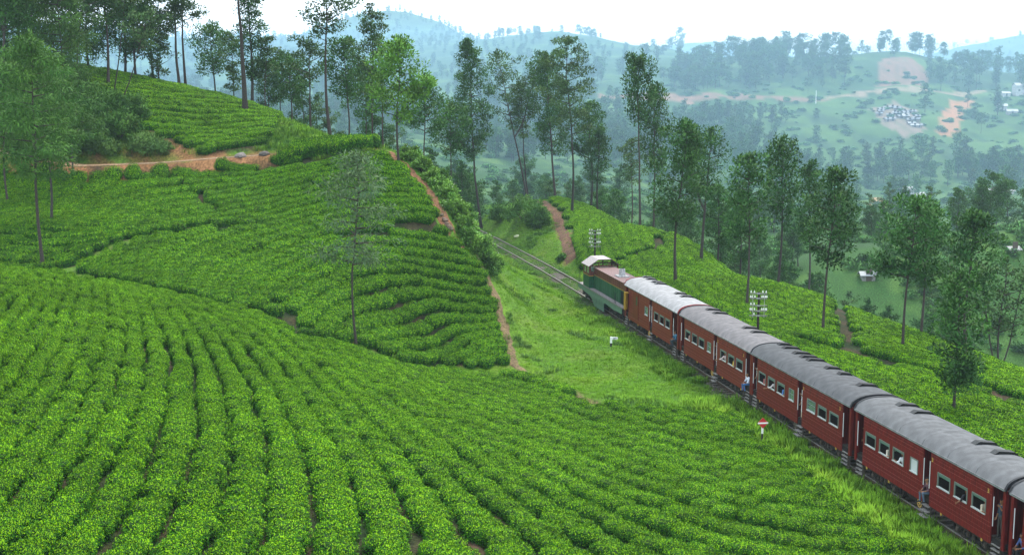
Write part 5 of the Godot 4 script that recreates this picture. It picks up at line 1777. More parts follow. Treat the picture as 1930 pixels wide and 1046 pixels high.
	for side in [1.0, -1.0]:
		for k in 13:
			var dr := MB.new()
			var x := -3.25 + k * 0.66
			dr.box(Vector3(x, 1.98, 0.958 * side), Vector3(0.58, 1.14, 0.03), green.lerp(pale, rnd(0.0, 0.16)))
			part(o, "hood_door", dr, M.paint)
			var up := MB.new()
			up.box(Vector3(x, 2.94, 0.958 * side), Vector3(0.5, 0.52, 0.02), red * rnd(0.95, 1.3))
			part(o, "louvre", up, M.paint)
		var gr := MB.new()
		gr.span(Vector3(5.35, 1.45, 0.955 * side), Vector3(7.15, 2.5, 0.975 * side), Color(0.012, 0.014, 0.014))
		part(o, "radiator_grille", gr, M.dark)
		for k in 9:
			var b := MB.new()
			b.box(Vector3(5.45 + k * 0.2, 1.97, 0.985 * side), Vector3(0.03, 1.04, 0.02), Color(0.02, 0.06, 0.045))
			part(o, "grille_bar", b, M.dark)
	var ch := MB.new()
	ch.box(Vector3(2.6, 3.36, 0.05), Vector3(1.3, 0.09, 1.0), Color(0.42, 0.42, 0.43))
	ch.tube(PackedVector3Array([Vector3(2.6, 3.38, 0.05), Vector3(2.6, 4.0, 0.05)]), PackedFloat32Array([0.30, 0.26]), 14, Color(0.50, 0.50, 0.52))
	ch.disc(Vector3(2.6, 4.005, 0.05), Vector3.UP, 0.2, 0.02, 14, Color(0.02, 0.02, 0.02))
	part(o, "exhaust_stack", ch, M.worn)
	var dm := MB.new()
	dm.disc(Vector3(5.4, 3.38, -0.05), Vector3.UP, 0.55, 0.14, 18, Color(0.26, 0.055, 0.05))
	dm.disc(Vector3(5.4, 3.48, -0.05), Vector3.UP, 0.4, 0.06, 18, Color(0.30, 0.075, 0.07))
	part(o, "fan_cover", dm, M.paint)
	var bk := MB.new()
	bk.span(Vector3(6.1, 3.322, -0.96), Vector3(7.24, 3.34, 0.96), Color(0.03, 0.028, 0.03))
	part(o, "dark_hatch", bk, M.dark)
	# hand rails on the deck
	for side in [1.0, -1.0]:
		for x in [-7.4, -7.0, 4.9, 5.3]:
			var r := MB.new()
			r.rod(Vector3(x, 1.36, 1.4 * side), Vector3(x, 2.35, 1.4 * side), 0.02, Color(0.04, 0.05, 0.05))
			part(o, "handrail", r, M.dark)
		var lamp := MB.new()
		lamp.disc(Vector3(-7.38, 1.55, 0.6 * side), Vector3(1, 0, 0), 0.12, 0.16, 12, Color(0.05, 0.05, 0.05))
		part(o, "headlamp", lamp, M.dark)
	for e in [-1.0, 1.0]:
		bogie(o, e * 4.7 - 0.1, 3.2, 3, 0.48)
		var bb := MB.new()
		bb.span(Vector3(e * 7.5, 0.72, -1.3), Vector3(e * 7.38, 1.26, 1.3), Color(0.10, 0.03, 0.025) if e > 0.0 else pale * 0.6)
		part(o, "buffer_beam", bb, M.paint)
		for side in [-0.87, 0.87]:
			var bf := MB.new()
			bf.disc(Vector3(e * 7.62, 1.0, side), Vector3(1, 0, 0), 0.08, 0.26, 10, Color(0.04, 0.035, 0.03))
			bf.disc(Vector3(e * 7.72, 1.0, side), Vector3(1, 0, 0), 0.18, 0.04, 14, Color(0.05, 0.045, 0.04))
			part(o, "buffer", bf, M.dark)

func build_train() -> void:
	var dz := -0.45
	coach(4, 0.0, "nearest whole red carriage, with a white shuttered small window", Color(0.155, 0.015, 0.015), Color(0.125, 0.128, 0.135), [[-5.14, dz, 0.62], [-3.58, dz, 0.62], [2.16, dz, 0.62], [3.76, dz, 0.62]], Color(0.03, 0.03, 0.035))
	coach(3, -14.61, "red carriage with the darkest roof and the most roof vents, second from the camera", Color(0.15, 0.017, 0.015), Color(0.088, 0.092, 0.10), [[-6.46, dz, 0.45], [-5.34, dz, 0.62], [-3.73, dz, 0.62], [-2.65, dz, 0.62], [-1.7, dz, 0.62], [0.58, dz, 0.5], [2.15, dz, 0.42], [4.95, dz, 0.62]], Color(0.028, 0.03, 0.035))
	coach(2, -28.75, "brownish red carriage with a mid grey roof, behind the light-roofed luggage carriage", Color(0.17, 0.025, 0.016), Color(0.165, 0.16, 0.165), [[-5.24, dz, 0.62], [-3.76, dz, 0.62], [2.0, dz, 0.62], [3.52, dz, 0.62]], Color(0.035, 0.035, 0.04))
	coach(1, -43.28, "light-roofed luggage carriage with a yellow lookout, coupled behind the locomotive", Color(0.185, 0.031, 0.016), Color(0.31, 0.31, 0.325), [[-6.8, dz, 0.5], [-5.7, dz, 0.5], [-4.09, dz, 0.55], [-3.21, dz, 0.55], [1.9, dz, 0.55], [3.31, dz, 0.55]], Color(0.26, 0.035, 0.035), true)
	coach(5, 14.45, "carriage cut off by the lower right corner of the picture", Color(0.155, 0.015, 0.015), Color(0.125, 0.128, 0.135), [[-5.2, dz, 0.62], [-3.6, dz, 0.62]], Color(0.03, 0.03, 0.035))
	locomotive()

# ---------------------------------------------------------------- lineside things and houses
func telegraph_pole(x: float, z: float, tall: float, label: String, seed_no: int) -> void:
	rng.seed = seed_no
	var o := thing("telegraph_pole", label, "telegraph pole", at_ground(x, z, -0.2), TRACK_TURN * -0.4)
	var pole := MB.new()
	pole.tube(PackedVector3Array([Vector3(0, -0.2, 0), Vector3(0.03, tall, 0)]), PackedFloat32Array([0.11, 0.08]), 10, Color(0.05, 0.035, 0.028))
	part(o, "pole", pole, M.bark)
	for k in 5:
		var y = tall - 0.12 - [0.0, 0.36, 0.9, 1.3, 1.66][k]
		var arm := MB.new()
		var half := 0.62 if k < 4 else 0.66
		arm.box(Vector3(0, y, 0.1), Vector3(half * 2.0, 0.07, 0.08), Color(0.22, 0.22, 0.21))
		arm.box(Vector3(0, y, 0.12), Vector3(0.24, 0.1, 0.12), Color(0.30, 0.32, 0.33))
		part(o, "crossarm", arm, M.worn)
		var spots := [-0.56, -0.32, 0.3, 0.54]
		if k == 1 or k == 3:
			spots = [-0.6, -0.48, -0.28, 0.24, 0.36, 0.5, 0.6]
		elif k == 2:
			spots = [-0.56, -0.32]
		elif k == 4:
			spots = [-0.32]
		for s in spots:
			var ins := MB.new()
			ins.tube(PackedVector3Array([Vector3(s, y + 0.03, 0.1), Vector3(s, y + 0.09, 0.1)]), PackedFloat32Array([0.015, 0.015]), 5, Color(0.2, 0.2, 0.2))
			ins.tube(PackedVector3Array([Vector3(s, y + 0.08, 0.1), Vector3(s, y + 0.12, 0.1), Vector3(s, y + 0.17, 0.1), Vector3(s, y + 0.235, 0.1)]), PackedFloat32Array([0.05, 0.055, 0.036, 0.02]), 8, Color(0.80, 0.82, 0.78))
			part(o, "insulator", ins, M.porcelain)
	var brace := MB.new()
	for e in [-0.42, 0.42]:
		brace.rod(Vector3(e, tall - 1.9, 0.15), Vector3(e, tall - 0.15, 0.15), 0.018, Color(0.45, 0.47, 0.46), 5)
	part(o, "brace", brace, M.worn)

func build_signs() -> void:
	var o := thing("warning_sign", "red diamond sign with a white bar on a black and white post beside the rails", "sign", at_ground(14.33, 73.67), 0.12)
	var post := MB.new()
	post.box(Vector3(0, 0.32, 0), Vector3(0.1, 0.68, 0.08), Color(0.02, 0.02, 0.02))
	post.box(Vector3(0, 0.94, 0), Vector3(0.1, 0.56, 0.08), Color(0.78, 0.78, 0.76))
	part(o, "post", post, M.plain)
	var d := MB.new()
	d.box(Vector3(0, 1.3, 0.06), Vector3(0.44, 0.44, 0.03), Color(0.46, 0.02, 0.025), Basis(Vector3(0, 0, 1), PI / 4))
	part(o, "diamond", d, M.plain)
	var bar := MB.new()
	bar.box(Vector3(0, 1.3, 0.083), Vector3(0.60, 0.085, 0.02), Color(0.82, 0.80, 0.78))
	part(o, "white_bar", bar, M.plain)
	o = thing("distance_post", "small white post with black foot and finger board in the grass beside the rails", "marker post", at_ground(7.79, 102.21), 0.05)
	var p := MB.new()
	p.box(Vector3(0, 0.1, 0), Vector3(0.16, 0.32, 0.12), Color(0.02, 0.022, 0.02))
	p.box(Vector3(0, 0.51, 0), Vector3(0.16, 0.5, 0.12), Color(0.78, 0.80, 0.78))
	part(o, "post", p, M.plain)
	var f := MB.new()
	f.box(Vector3(0.26, 0.64, 0.0), Vector3(0.36, 0.2, 0.05), Color(0.78, 0.80, 0.78))
	f.disc(Vector3(0.44, 0.64, 0.0), Vector3(0, 0, 1), 0.1, 0.05, 14, Color(0.78, 0.80, 0.78))
	part(o, "finger_board", f, M.plain)
	numeral(o, "281", Vector3(0.27, 0.63, 0.03), 0.17, Color(0.05, 0.06, 0.14))
	o = thing("stone", "small pale stone in the grass right of the end of the rails", "stone", at_ground(0.69, 170.8))
	var st := MB.new()
	rock(st, 0.32, 12, Color(0.55, 0.56, 0.36))
	part(o, "boulder", st, M.wall)
	rng.seed = 33
	o = thing("boulder", "grey boulder on the edge of the dirt road", "boulder", at_ground(-24.63, 120.3, 0.1))
	var r1 := MB.new()
	rock(r1, 0.42, 13, Color(0.20, 0.18, 0.165))
	part(o, "rock", r1, M.wall)
	o = thing("boulder", "dark low boulder at the end of the terrace strip of tea", "boulder", at_ground(-22.5, 120.2, 0.1))
	var r2 := MB.new()
	rock(r2, 0.4, 14, Color(0.10, 0.088, 0.08))
	part(o, "rock", r2, M.wall)
	for i in 5:
		var s := [[0.1, 0.35], [0.35, 0.5], [0.62, 0.45], [0.5, 0.3], [0.72, 0.6]]
		var a: Vector2 = FOOTPATH[3]
		var b: Vector2 = FOOTPATH[4]
		var q := a.lerp(b, s[i][0])
		o = thing("step_stone", ["brown step stone lying across the footpath, uppermost", "brown step stone across the footpath, second from the top", "dark step stone across the footpath beside the dark rounded shrub", "small flat stone in the middle of the footpath steps", "lowest stone of the footpath steps"][i], "stone", at_ground(q.x, q.y, 0.03), rnd(0, 3))
		var rr := MB.new()
		rock(rr, s[i][1] * 0.6, 20 + i, Color(0.14, 0.10, 0.075))
		part(o, "rock", rr, M.wall)

func rock(mb: MB, size: float, seed_no: int, col: Color) -> void:
	rng.seed = seed_no
	var ph := [rnd(0, TAU), rnd(0, TAU), rnd(0, TAU)]
	var at := func(i: int, k: int) -> Vector3:
		var e := -0.5 + (PI * 0.5 + 0.5) * i / 6.0
		var a := TAU * k / 12.0
		var d := Vector3(cos(e) * cos(a), sin(e), cos(e) * sin(a))
		var r: float = size * (1.0 + 0.16 * sin(3.0 * d.x + ph[0]) + 0.14 * sin(4.0 * d.z + ph[1]) + 0.08 * sin(9.0 * d.y + 5.0 * d.x + ph[2]))
		return d * r * Vector3(1.25, 0.72, 1.0)
	for i in 6:
		for k in 12:
			mb.face([at.call(i, k), at.call(i, k + 1), at.call(i + 1, k + 1), at.call(i + 1, k)], col, at.call(i, k) + at.call(i + 1, k + 1))

func house(x: float, z: float, size: Vector3, turn: float, wall: Color, roof: Color, label: String, group := "") -> void:
	var o := thing("house", label, "house", at_ground(x, z, -0.3), turn, group)
	var w := MB.new()
	var h := size * 0.5
	w.box(Vector3(0, h.y, 0), size, wall)
	for e in [-1.0, 1.0]:
		w.face([Vector3(e * h.x, size.y, -h.z), Vector3(e * h.x, size.y, h.z), Vector3(e * h.x, size.y + h.z * 0.5, 0)], wall, Vector3(e, 0, 0))
	part(o, "wall", w, M.wall)
	var r := MB.new()
	for s in [-1.0, 1.0]:
		var eave := Vector3(0, size.y - 0.15, s * (h.z + 0.4))
		var top := Vector3(0, size.y + h.z * 0.5 + 0.06, 0)
		var ex := Vector3(h.x + 0.4, 0, 0)
		r.face([eave - ex, eave + ex, top + ex, top - ex], roof, Vector3(0, 1, s))
		var th := Vector3(0, -0.1, 0)
		r.face([eave - ex + th, eave + ex + th, top + ex + th, top - ex + th], roof * 0.6, Vector3(0, -1, -s))
		r.face([eave - ex, eave + ex, eave + ex + th, eave - ex + th], roof, Vector3(0, 0, s))
		for e in [-1.0, 1.0]:
			r.face([eave + ex * e, top + ex * e, top + ex * e + th, eave + ex * e + th], roof, Vector3(e, 0, 0))
	part(o, "roof", r, M.worn)
	var n := maxi(1, int(size.x / 2.6))
	for i in n:
		var px := lerpf(-h.x, h.x, (i + 0.5) / n)
		var m := MB.new()
		if i == n / 2:
			m.box(Vector3(px, 1.0, h.z + 0.02), Vector3(0.95, 2.0, 0.06), Color(0.06, 0.045, 0.035))
			part(o, "door", m, M.plain)
		else:
			m.box(Vector3(px, size.y * 0.55, h.z + 0.02), Vector3(1.0, 0.95, 0.06), Color(0.045, 0.05, 0.055))
			part(o, "window", m, M.plain)

func build_houses() -> void:
	var white := Color(0.50, 0.50, 0.48)
	var tin := Color(0.42, 0.44, 0.46)
	house(137.5, 461.0, Vector3(4.0, 3.4, 3.2), 0.35, white, tin, "white two-storey house with a pale roof on the cleared shelf across the valley")
	house(142.2, 461.5, Vector3(3.2, 1.8, 2.8), 0.1, white * 0.9, tin * 0.9, "low annex beside the white two-storey house across the valley")
	house(59.6, 219.5, Vector3(2.2, 1.1, 1.6), 0.0, white * 0.55, Color(0.38, 0.40, 0.42), "long low white-roofed shed among the trees just below the tea ridge")
	house(162.0, 452.0, Vector3(7.0, 2.0, 4.0), 0.05, white, tin, "long low white building on the red strip across the valley")
	house(168.0, 451.0, Vector3(5.0, 2.2, 4.0), 0.0, white, tin, "shorter white building at the right end of the red strip")
	house(85.4, 224.0, Vector3(1.6, 0.8, 1.3), 0.2, white * 0.8, tin * 0.8, "small white hut on the terraced slope at the right edge")
	house(262.0, 690.0, Vector3(6.0, 5.5, 5.0), 0.1, white, tin, "tall white building by the road cut at the far right edge")
	house(254.0, 688.0, Vector3(4.0, 2.0, 3.0), 0.1, white * 0.9, tin, "low white building left of the tall one at the far right edge")
	house(243.0, 662.0, Vector3(4.4, 2.2, 3.6), -0.2, white * 0.85, Color(0.40, 0.44, 0.48), "upper grey-roofed house below the far road cut")
	house(245.0, 654.0, Vector3(4.8, 1.8, 3.6), -0.1, white * 0.85, Color(0.40, 0.44, 0.48), "lower grey-roofed house below the far road cut")
	rng.seed = 191
	var words := ["roof of the hillside settlement, in its upper row", "roof of the hillside settlement, in its middle rows", "roof of the hillside settlement, in its lowest row"]
	for i in 26:
		var u := rnd(0.05, 0.95)
		var k := rnd(0.0, 0.85)
		var top: Vector2 = PATCH_RUBBLE[0].lerp(PATCH_RUBBLE[2], u)
		var low: Vector2 = PATCH_RUBBLE[5].lerp(PATCH_RUBBLE[3], u)
		var spot := top.lerp(low, k)
		var x := spot.x
		var z := spot.y
		var row := 0 if k < 0.3 else (1 if k < 0.75 else 2)
		var blue := rnd(0.0, 1.0)
		house(x, z, Vector3(rnd(2.0, 3.6), rnd(0.9, 1.4), rnd(1.6, 2.4)), rnd(-0.5, 0.5), Color(0.30, 0.24, 0.20) * rnd(0.7, 1.2), Color(0.15, 0.18, 0.23).lerp(Color(0.40, 0.41, 0.42), blue * blue), "small pale " + words[row], "small houses in the " + ["upper", "middle", "lowest"][row] + " part of the hillside settlement")
	var o := thing("mast", "thin white mast on the far hillside left of the settlement", "mast", at_ground(152.0, 668.0))
	var m := MB.new()
	m.tube(PackedVector3Array([Vector3.ZERO, Vector3(0, 6.5, 0)]), PackedFloat32Array([0.18, 0.12]), 8, Color(0.75, 0.77, 0.78))
	part(o, "mast_pole", m, M.plain)

# ---------------------------------------------------------------- people
# A body is one skin: tapered capsules between joints joined by a smooth minimum and meshed with surface nets.
func flesh(bones: Array, cell: float, blend: float) -> Dictionary:
	var lo := Vector3.INF
	var hi := -Vector3.INF
	for b in bones:
		var r: float = maxf(b[2], b[3]) + blend + 2.0 * cell
		for q in [b[0], b[1]]:
			lo = lo.min(q - Vector3.ONE * r)
			hi = hi.max(q + Vector3.ONE * r)
	var nx := int((hi.x - lo.x) / cell) + 2
	var ny := int((hi.y - lo.y) / cell) + 2
	var nz := int((hi.z - lo.z) / cell) + 2
	var f := PackedFloat32Array()
	f.resize(nx * ny * nz)
	f.fill(1.0)
	var nearest := PackedFloat32Array()
	nearest.resize(nx * ny * nz)
	nearest.fill(1.0)
	var who := PackedByteArray()
	who.resize(nx * ny * nz)
	for b in bones:
		var a: Vector3 = b[0]
		var e: Vector3 = b[1]
		var ra: float = b[2]
		var rb: float = b[3]
		var ab := e - a
		var l2 := maxf(ab.length_squared(), 1e-8)
		var r := maxf(ra, rb) + blend + 2.0 * cell
		var i0 := ((a.min(e) - Vector3.ONE * r - lo) / cell).floor()
		var i1 := ((a.max(e) + Vector3.ONE * r - lo) / cell).ceil()
		for z in range(maxi(0, int(i0.z)), mini(nz, int(i1.z) + 1)):
			for y in range(maxi(0, int(i0.y)), mini(ny, int(i1.y) + 1)):
				for x in range(maxi(0, int(i0.x)), mini(nx, int(i1.x) + 1)):
					var p := lo + Vector3(x, y, z) * cell
					var t := clampf((p - a).dot(ab) / l2, 0.0, 1.0)
					var d := p.distance_to(a + ab * t) - lerpf(ra, rb, t)
					var o := (z * ny + y) * nx + x
					if d < nearest[o]:
						nearest[o] = d
						who[o] = b[4]
					var h := maxf(blend - absf(f[o] - d), 0.0) / blend
					f[o] = minf(f[o], d) - h * h * blend * 0.25
	var index := {}
	var pts := PackedVector3Array()
	var ids := PackedByteArray()
	var corners := [0, 1, nx, nx + 1, nx * ny, nx * ny + 1, nx * ny + nx, nx * ny + nx + 1]
	for z in nz - 1:
		for y in ny - 1:
			for x in nx - 1:
				var o := (z * ny + y) * nx + x
				var m := 0
				for k in 8:
					if f[o + corners[k]] < 0.0:
						m |= 1 << k
				if m == 0 or m == 255:
					continue
				var sum := Vector3.ZERO
				var n := 0
				for e in [[0, 1], [2, 3], [4, 5], [6, 7], [0, 2], [1, 3], [4, 6], [5, 7], [0, 4], [1, 5], [2, 6], [3, 7]]:
					var fa := f[o + corners[e[0]]]
					var fb := f[o + corners[e[1]]]
					if (fa < 0.0) != (fb < 0.0):
						var t := fa / (fa - fb)
						var pa := Vector3(e[0] & 1, (e[0] >> 1) & 1, e[0] >> 2)
						var pb := Vector3(e[1] & 1, (e[1] >> 1) & 1, e[1] >> 2)
						sum += pa.lerp(pb, t)
						n += 1
				index[o] = pts.size()
				pts.append(lo + (Vector3(x, y, z) + sum / n) * cell)
				ids.append(who[o])
	var tris := PackedInt32Array()
	var steps := [1, nx, nx * ny]
	for o in index:
		for ax in 3:
			var b: int = steps[(ax + 1) % 3]
			var c: int = steps[(ax + 2) % 3]
			if (f[o] < 0.0) != (f[o + steps[ax]] < 0.0) and index.has(o - b) and index.has(o - c) and index.has(o - b - c):
				var q := [index[o], index[o - b], index[o - b - c], index[o - c]]
				tris.append_array(PackedInt32Array([q[0], q[1], q[2], q[0], q[2], q[3]]))
	var norms := PackedVector3Array()
	norms.resize(pts.size())
	for i in range(0, tris.size(), 3):
		var a := pts[tris[i]]
		var nn := (pts[tris[i + 2]] - a).cross(pts[tris[i + 1]] - a)
		# outward side by the nearest bone's axis
		for k in 3:
			norms[tris[i + k]] += nn
	return {"p": pts, "id": ids, "t": tris, "f": f, "lo": lo, "nx": nx, "ny": ny, "cell": cell}

func gradient(s: Dictionary, p: Vector3) -> Vector3:
	var q: Vector3 = (p - s.lo) / s.cell
	var o: int = (int(q.z) * s.ny + int(q.y)) * s.nx + int(q.x)
	var f: PackedFloat32Array = s.f
	var n: int = s.nx
	var m: int = s.nx * s.ny
	return Vector3(f[o + 1] - f[o - 1], f[o + n] - f[o - n], f[o + m] - f[o - m]).normalized()

func add_skin(mb: MB, s: Dictionary, palette: Array, at := Vector3.ZERO, turn := Basis()) -> void:
	var t: PackedInt32Array = s.t
	for i in range(0, t.size(), 3):
		var a: Vector3 = s.p[t[i]]
		var b: Vector3 = s.p[t[i + 1]]
		var c: Vector3 = s.p[t[i + 2]]
		mb.tri(at + turn * a, at + turn * b, at + turn * c, turn * gradient(s, a), turn * gradient(s, b), turn * gradient(s, c), palette[s.id[t[i]]])

const SKIN := 0
const SHIRT := 1
const LEGS := 2
const HAIR := 3
const SHOE := 4
const DARK := 5

func head_bones() -> Array:
	# origin at the base of the skull, face towards +z
	return [[Vector3(0, 0.13, -0.01), Vector3(0, 0.11, 0.015), 0.078, 0.072, SKIN], [Vector3(0, 0.05, 0.045), Vector3(0, 0.02, 0.05), 0.05, 0.036, SKIN],
		[Vector3(0, 0.0, -0.005), Vector3(0, -0.06, -0.015), 0.048, 0.05, SKIN], [Vector3(0, 0.095, 0.088), Vector3(0, 0.062, 0.106), 0.009, 0.014, SKIN],
		[Vector3(0.079, 0.085, 0.0), Vector3(0.082, 0.055, 0.004), 0.015, 0.011, SKIN], [Vector3(-0.079, 0.085, 0.0), Vector3(-0.082, 0.055, 0.004), 0.015, 0.011, SKIN],
		[Vector3(0, 0.165, -0.012), Vector3(0, 0.15, 0.02), 0.066, 0.058, HAIR], [Vector3(0, 0.135, -0.045), Vector3(0, 0.075, -0.055), 0.066, 0.05, HAIR],
		[Vector3(0.03, 0.098, 0.083), Vector3(0.032, 0.098, 0.083), 0.009, 0.009, DARK], [Vector3(-0.03, 0.098, 0.083), Vector3(-0.032, 0.098, 0.083), 0.009, 0.009, DARK],
		[Vector3(-0.018, 0.034, 0.09), Vector3(0.018, 0.034, 0.09), 0.006, 0.006, DARK], [Vector3(0.018, 0.116, 0.084), Vector3(0.045, 0.116, 0.078), 0.006, 0.005, HAIR], [Vector3(-0.018, 0.116, 0.084), Vector3(-0.045, 0.116, 0.078), 0.006, 0.005, HAIR]]

func hand_bones(left: float) -> Array:
	# wrist at the origin, fingers along -y, palm towards +z
	var b := [[Vector3(-0.018, -0.02, 0), Vector3(-0.024, -0.08, 0.004), 0.018, 0.015, SKIN], [Vector3(0.016, -0.02, 0), Vector3(0.022, -0.08, 0.004), 0.018, 0.015, SKIN], [Vector3(0, 0.02, 0), Vector3(0, -0.07, 0.003), 0.021, 0.016, SKIN]]
	var lens := [0.058, 0.07, 0.066, 0.05]
	for i in 4:
		var x := -0.033 + i * 0.022
		var root := Vector3(x, -0.088, 0.004)
		var mid := root + Vector3(x * 0.12, -lens[i] * 0.6, 0.016)
		var tip := mid + Vector3(0, -lens[i] * 0.3, 0.03)
		b.append([root, mid, 0.0095, 0.0088, SKIN])
		b.append([mid, tip, 0.0088, 0.0075, SKIN])
	var th := Vector3(0.03 * left, -0.03, 0.008)
	b.append([th, th + Vector3(0.032 * left, -0.035, 0.016), 0.013, 0.011, SKIN])
	b.append([th + Vector3(0.032 * left, -0.035, 0.016), th + Vector3(0.038 * left, -0.066, 0.03), 0.011, 0.009, SKIN])
	return b

func body_bones(pose: String) -> Dictionary:
	# joints of one pose; hips at the origin, facing +z
	var j := {"chest": Vector3(0, 0.36, 0.0), "neck": Vector3(0, 0.53, 0.0), "head": Vector3(0, 0.585, 0.015)}
	var arms := []
	var legs := []
	if pose == "stand":
		legs = [[Vector3(0.1, -0.03, 0), Vector3(0.11, -0.45, 0.03), Vector3(0.12, -0.87, -0.01)], [Vector3(-0.1, -0.03, 0), Vector3(-0.1, -0.45, 0.05), Vector3(-0.1, -0.86, 0.06)]]
		arms = [[Vector3(0.185, 0.46, 0), Vector3(0.33, 0.3, 0.13), Vector3(0.27, 0.52, 0.26)], [Vector3(-0.185, 0.46, 0), Vector3(-0.25, 0.17, -0.02), Vector3(-0.24, -0.07, 0.08)]]
	elif pose == "step":
		j.chest = Vector3(0, 0.33, 0.08)
		j.neck = Vector3(0, 0.49, 0.13)
		j.head = Vector3(0, 0.54, 0.16)
		legs = [[Vector3(0.1, 0, 0.02), Vector3(0.13, 0.03, 0.42), Vector3(0.14, -0.36, 0.36)], [Vector3(-0.1, 0, 0.02), Vector3(-0.12, 0.02, 0.43), Vector3(-0.12, -0.37, 0.42)]]
		arms = [[Vector3(0.185, 0.42, 0.1), Vector3(0.25, 0.17, 0.2), Vector3(0.12, 0.12, 0.38)], [Vector3(-0.185, 0.42, 0.1), Vector3(-0.25, 0.16, 0.2), Vector3(-0.1, 0.12, 0.38)]]
	else:
		legs = [[Vector3(0.1, 0, 0.02), Vector3(0.12, 0.02, 0.42), Vector3(0.12, -0.4, 0.42)], [Vector3(-0.1, 0, 0.02), Vector3(-0.12, 0.02, 0.42), Vector3(-0.12, -0.4, 0.42)]]
		if pose == "sill":
			j.chest = Vector3(-0.04, 0.35, 0.04)
			j.neck = Vector3(-0.06, 0.52, 0.06)
			j.head = Vector3(-0.07, 0.575, 0.08)
			arms = [[Vector3(-0.22, 0.45, 0.05), Vector3(-0.30, 0.24, 0.14), Vector3(-0.30, 0.25, 0.38)], [Vector3(0.15, 0.45, 0.04), Vector3(0.22, 0.2, 0.12), Vector3(0.06, 0.14, 0.3)]]
		else:
			j.chest = Vector3(-0.05, 0.35, 0.03)
			j.neck = Vector3(-0.09, 0.51, 0.05)
			j.head = Vector3(-0.11, 0.565, 0.07)
			arms = [[Vector3(-0.25, 0.45, 0.04), Vector3(-0.42, 0.27, 0.12), Vector3(-0.64, 0.22, 0.2)], [Vector3(0.13, 0.45, 0.03), Vector3(0.22, 0.2, 0.1), Vector3(0.05, 0.14, 0.3)]]
	var c: Vector3 = j.chest
	var n: Vector3 = j.neck
	var b := [[Vector3(-0.07, 0.0, 0), Vector3(0.07, 0.0, 0), 0.115, 0.115, LEGS], [Vector3(0, 0.08, 0), c, 0.12, 0.135, SHIRT],
		[c + Vector3(-0.075, 0.02, 0), c + Vector3(0.075, 0.02, 0), 0.115, 0.115, SHIRT], [arms[0][0], arms[1][0], 0.062, 0.062, SHIRT], [n + Vector3(0, -0.06, 0), n + Vector3(0, 0.05, 0.01), 0.056, 0.05, SKIN]]
	for l in legs:
		b.append([l[0], l[1], 0.088, 0.058, LEGS])
		b.append([l[1], l[2], 0.058, 0.042, LEGS])
		b.append([l[2] + Vector3(0, -0.035, -0.03), l[2] + Vector3(0, -0.055, 0.15), 0.042, 0.034, SHOE])
	for a in arms:
		b.append([a[0], a[1], 0.054, 0.045, SHIRT])
		b.append([a[1], a[1].lerp(a[2], 0.3), 0.043, 0.041, SHIRT])
		b.append([a[1].lerp(a[2], 0.3), a[2], 0.038, 0.028, SKIN])
	return {"bones": b, "arms": arms, "head": j.head}

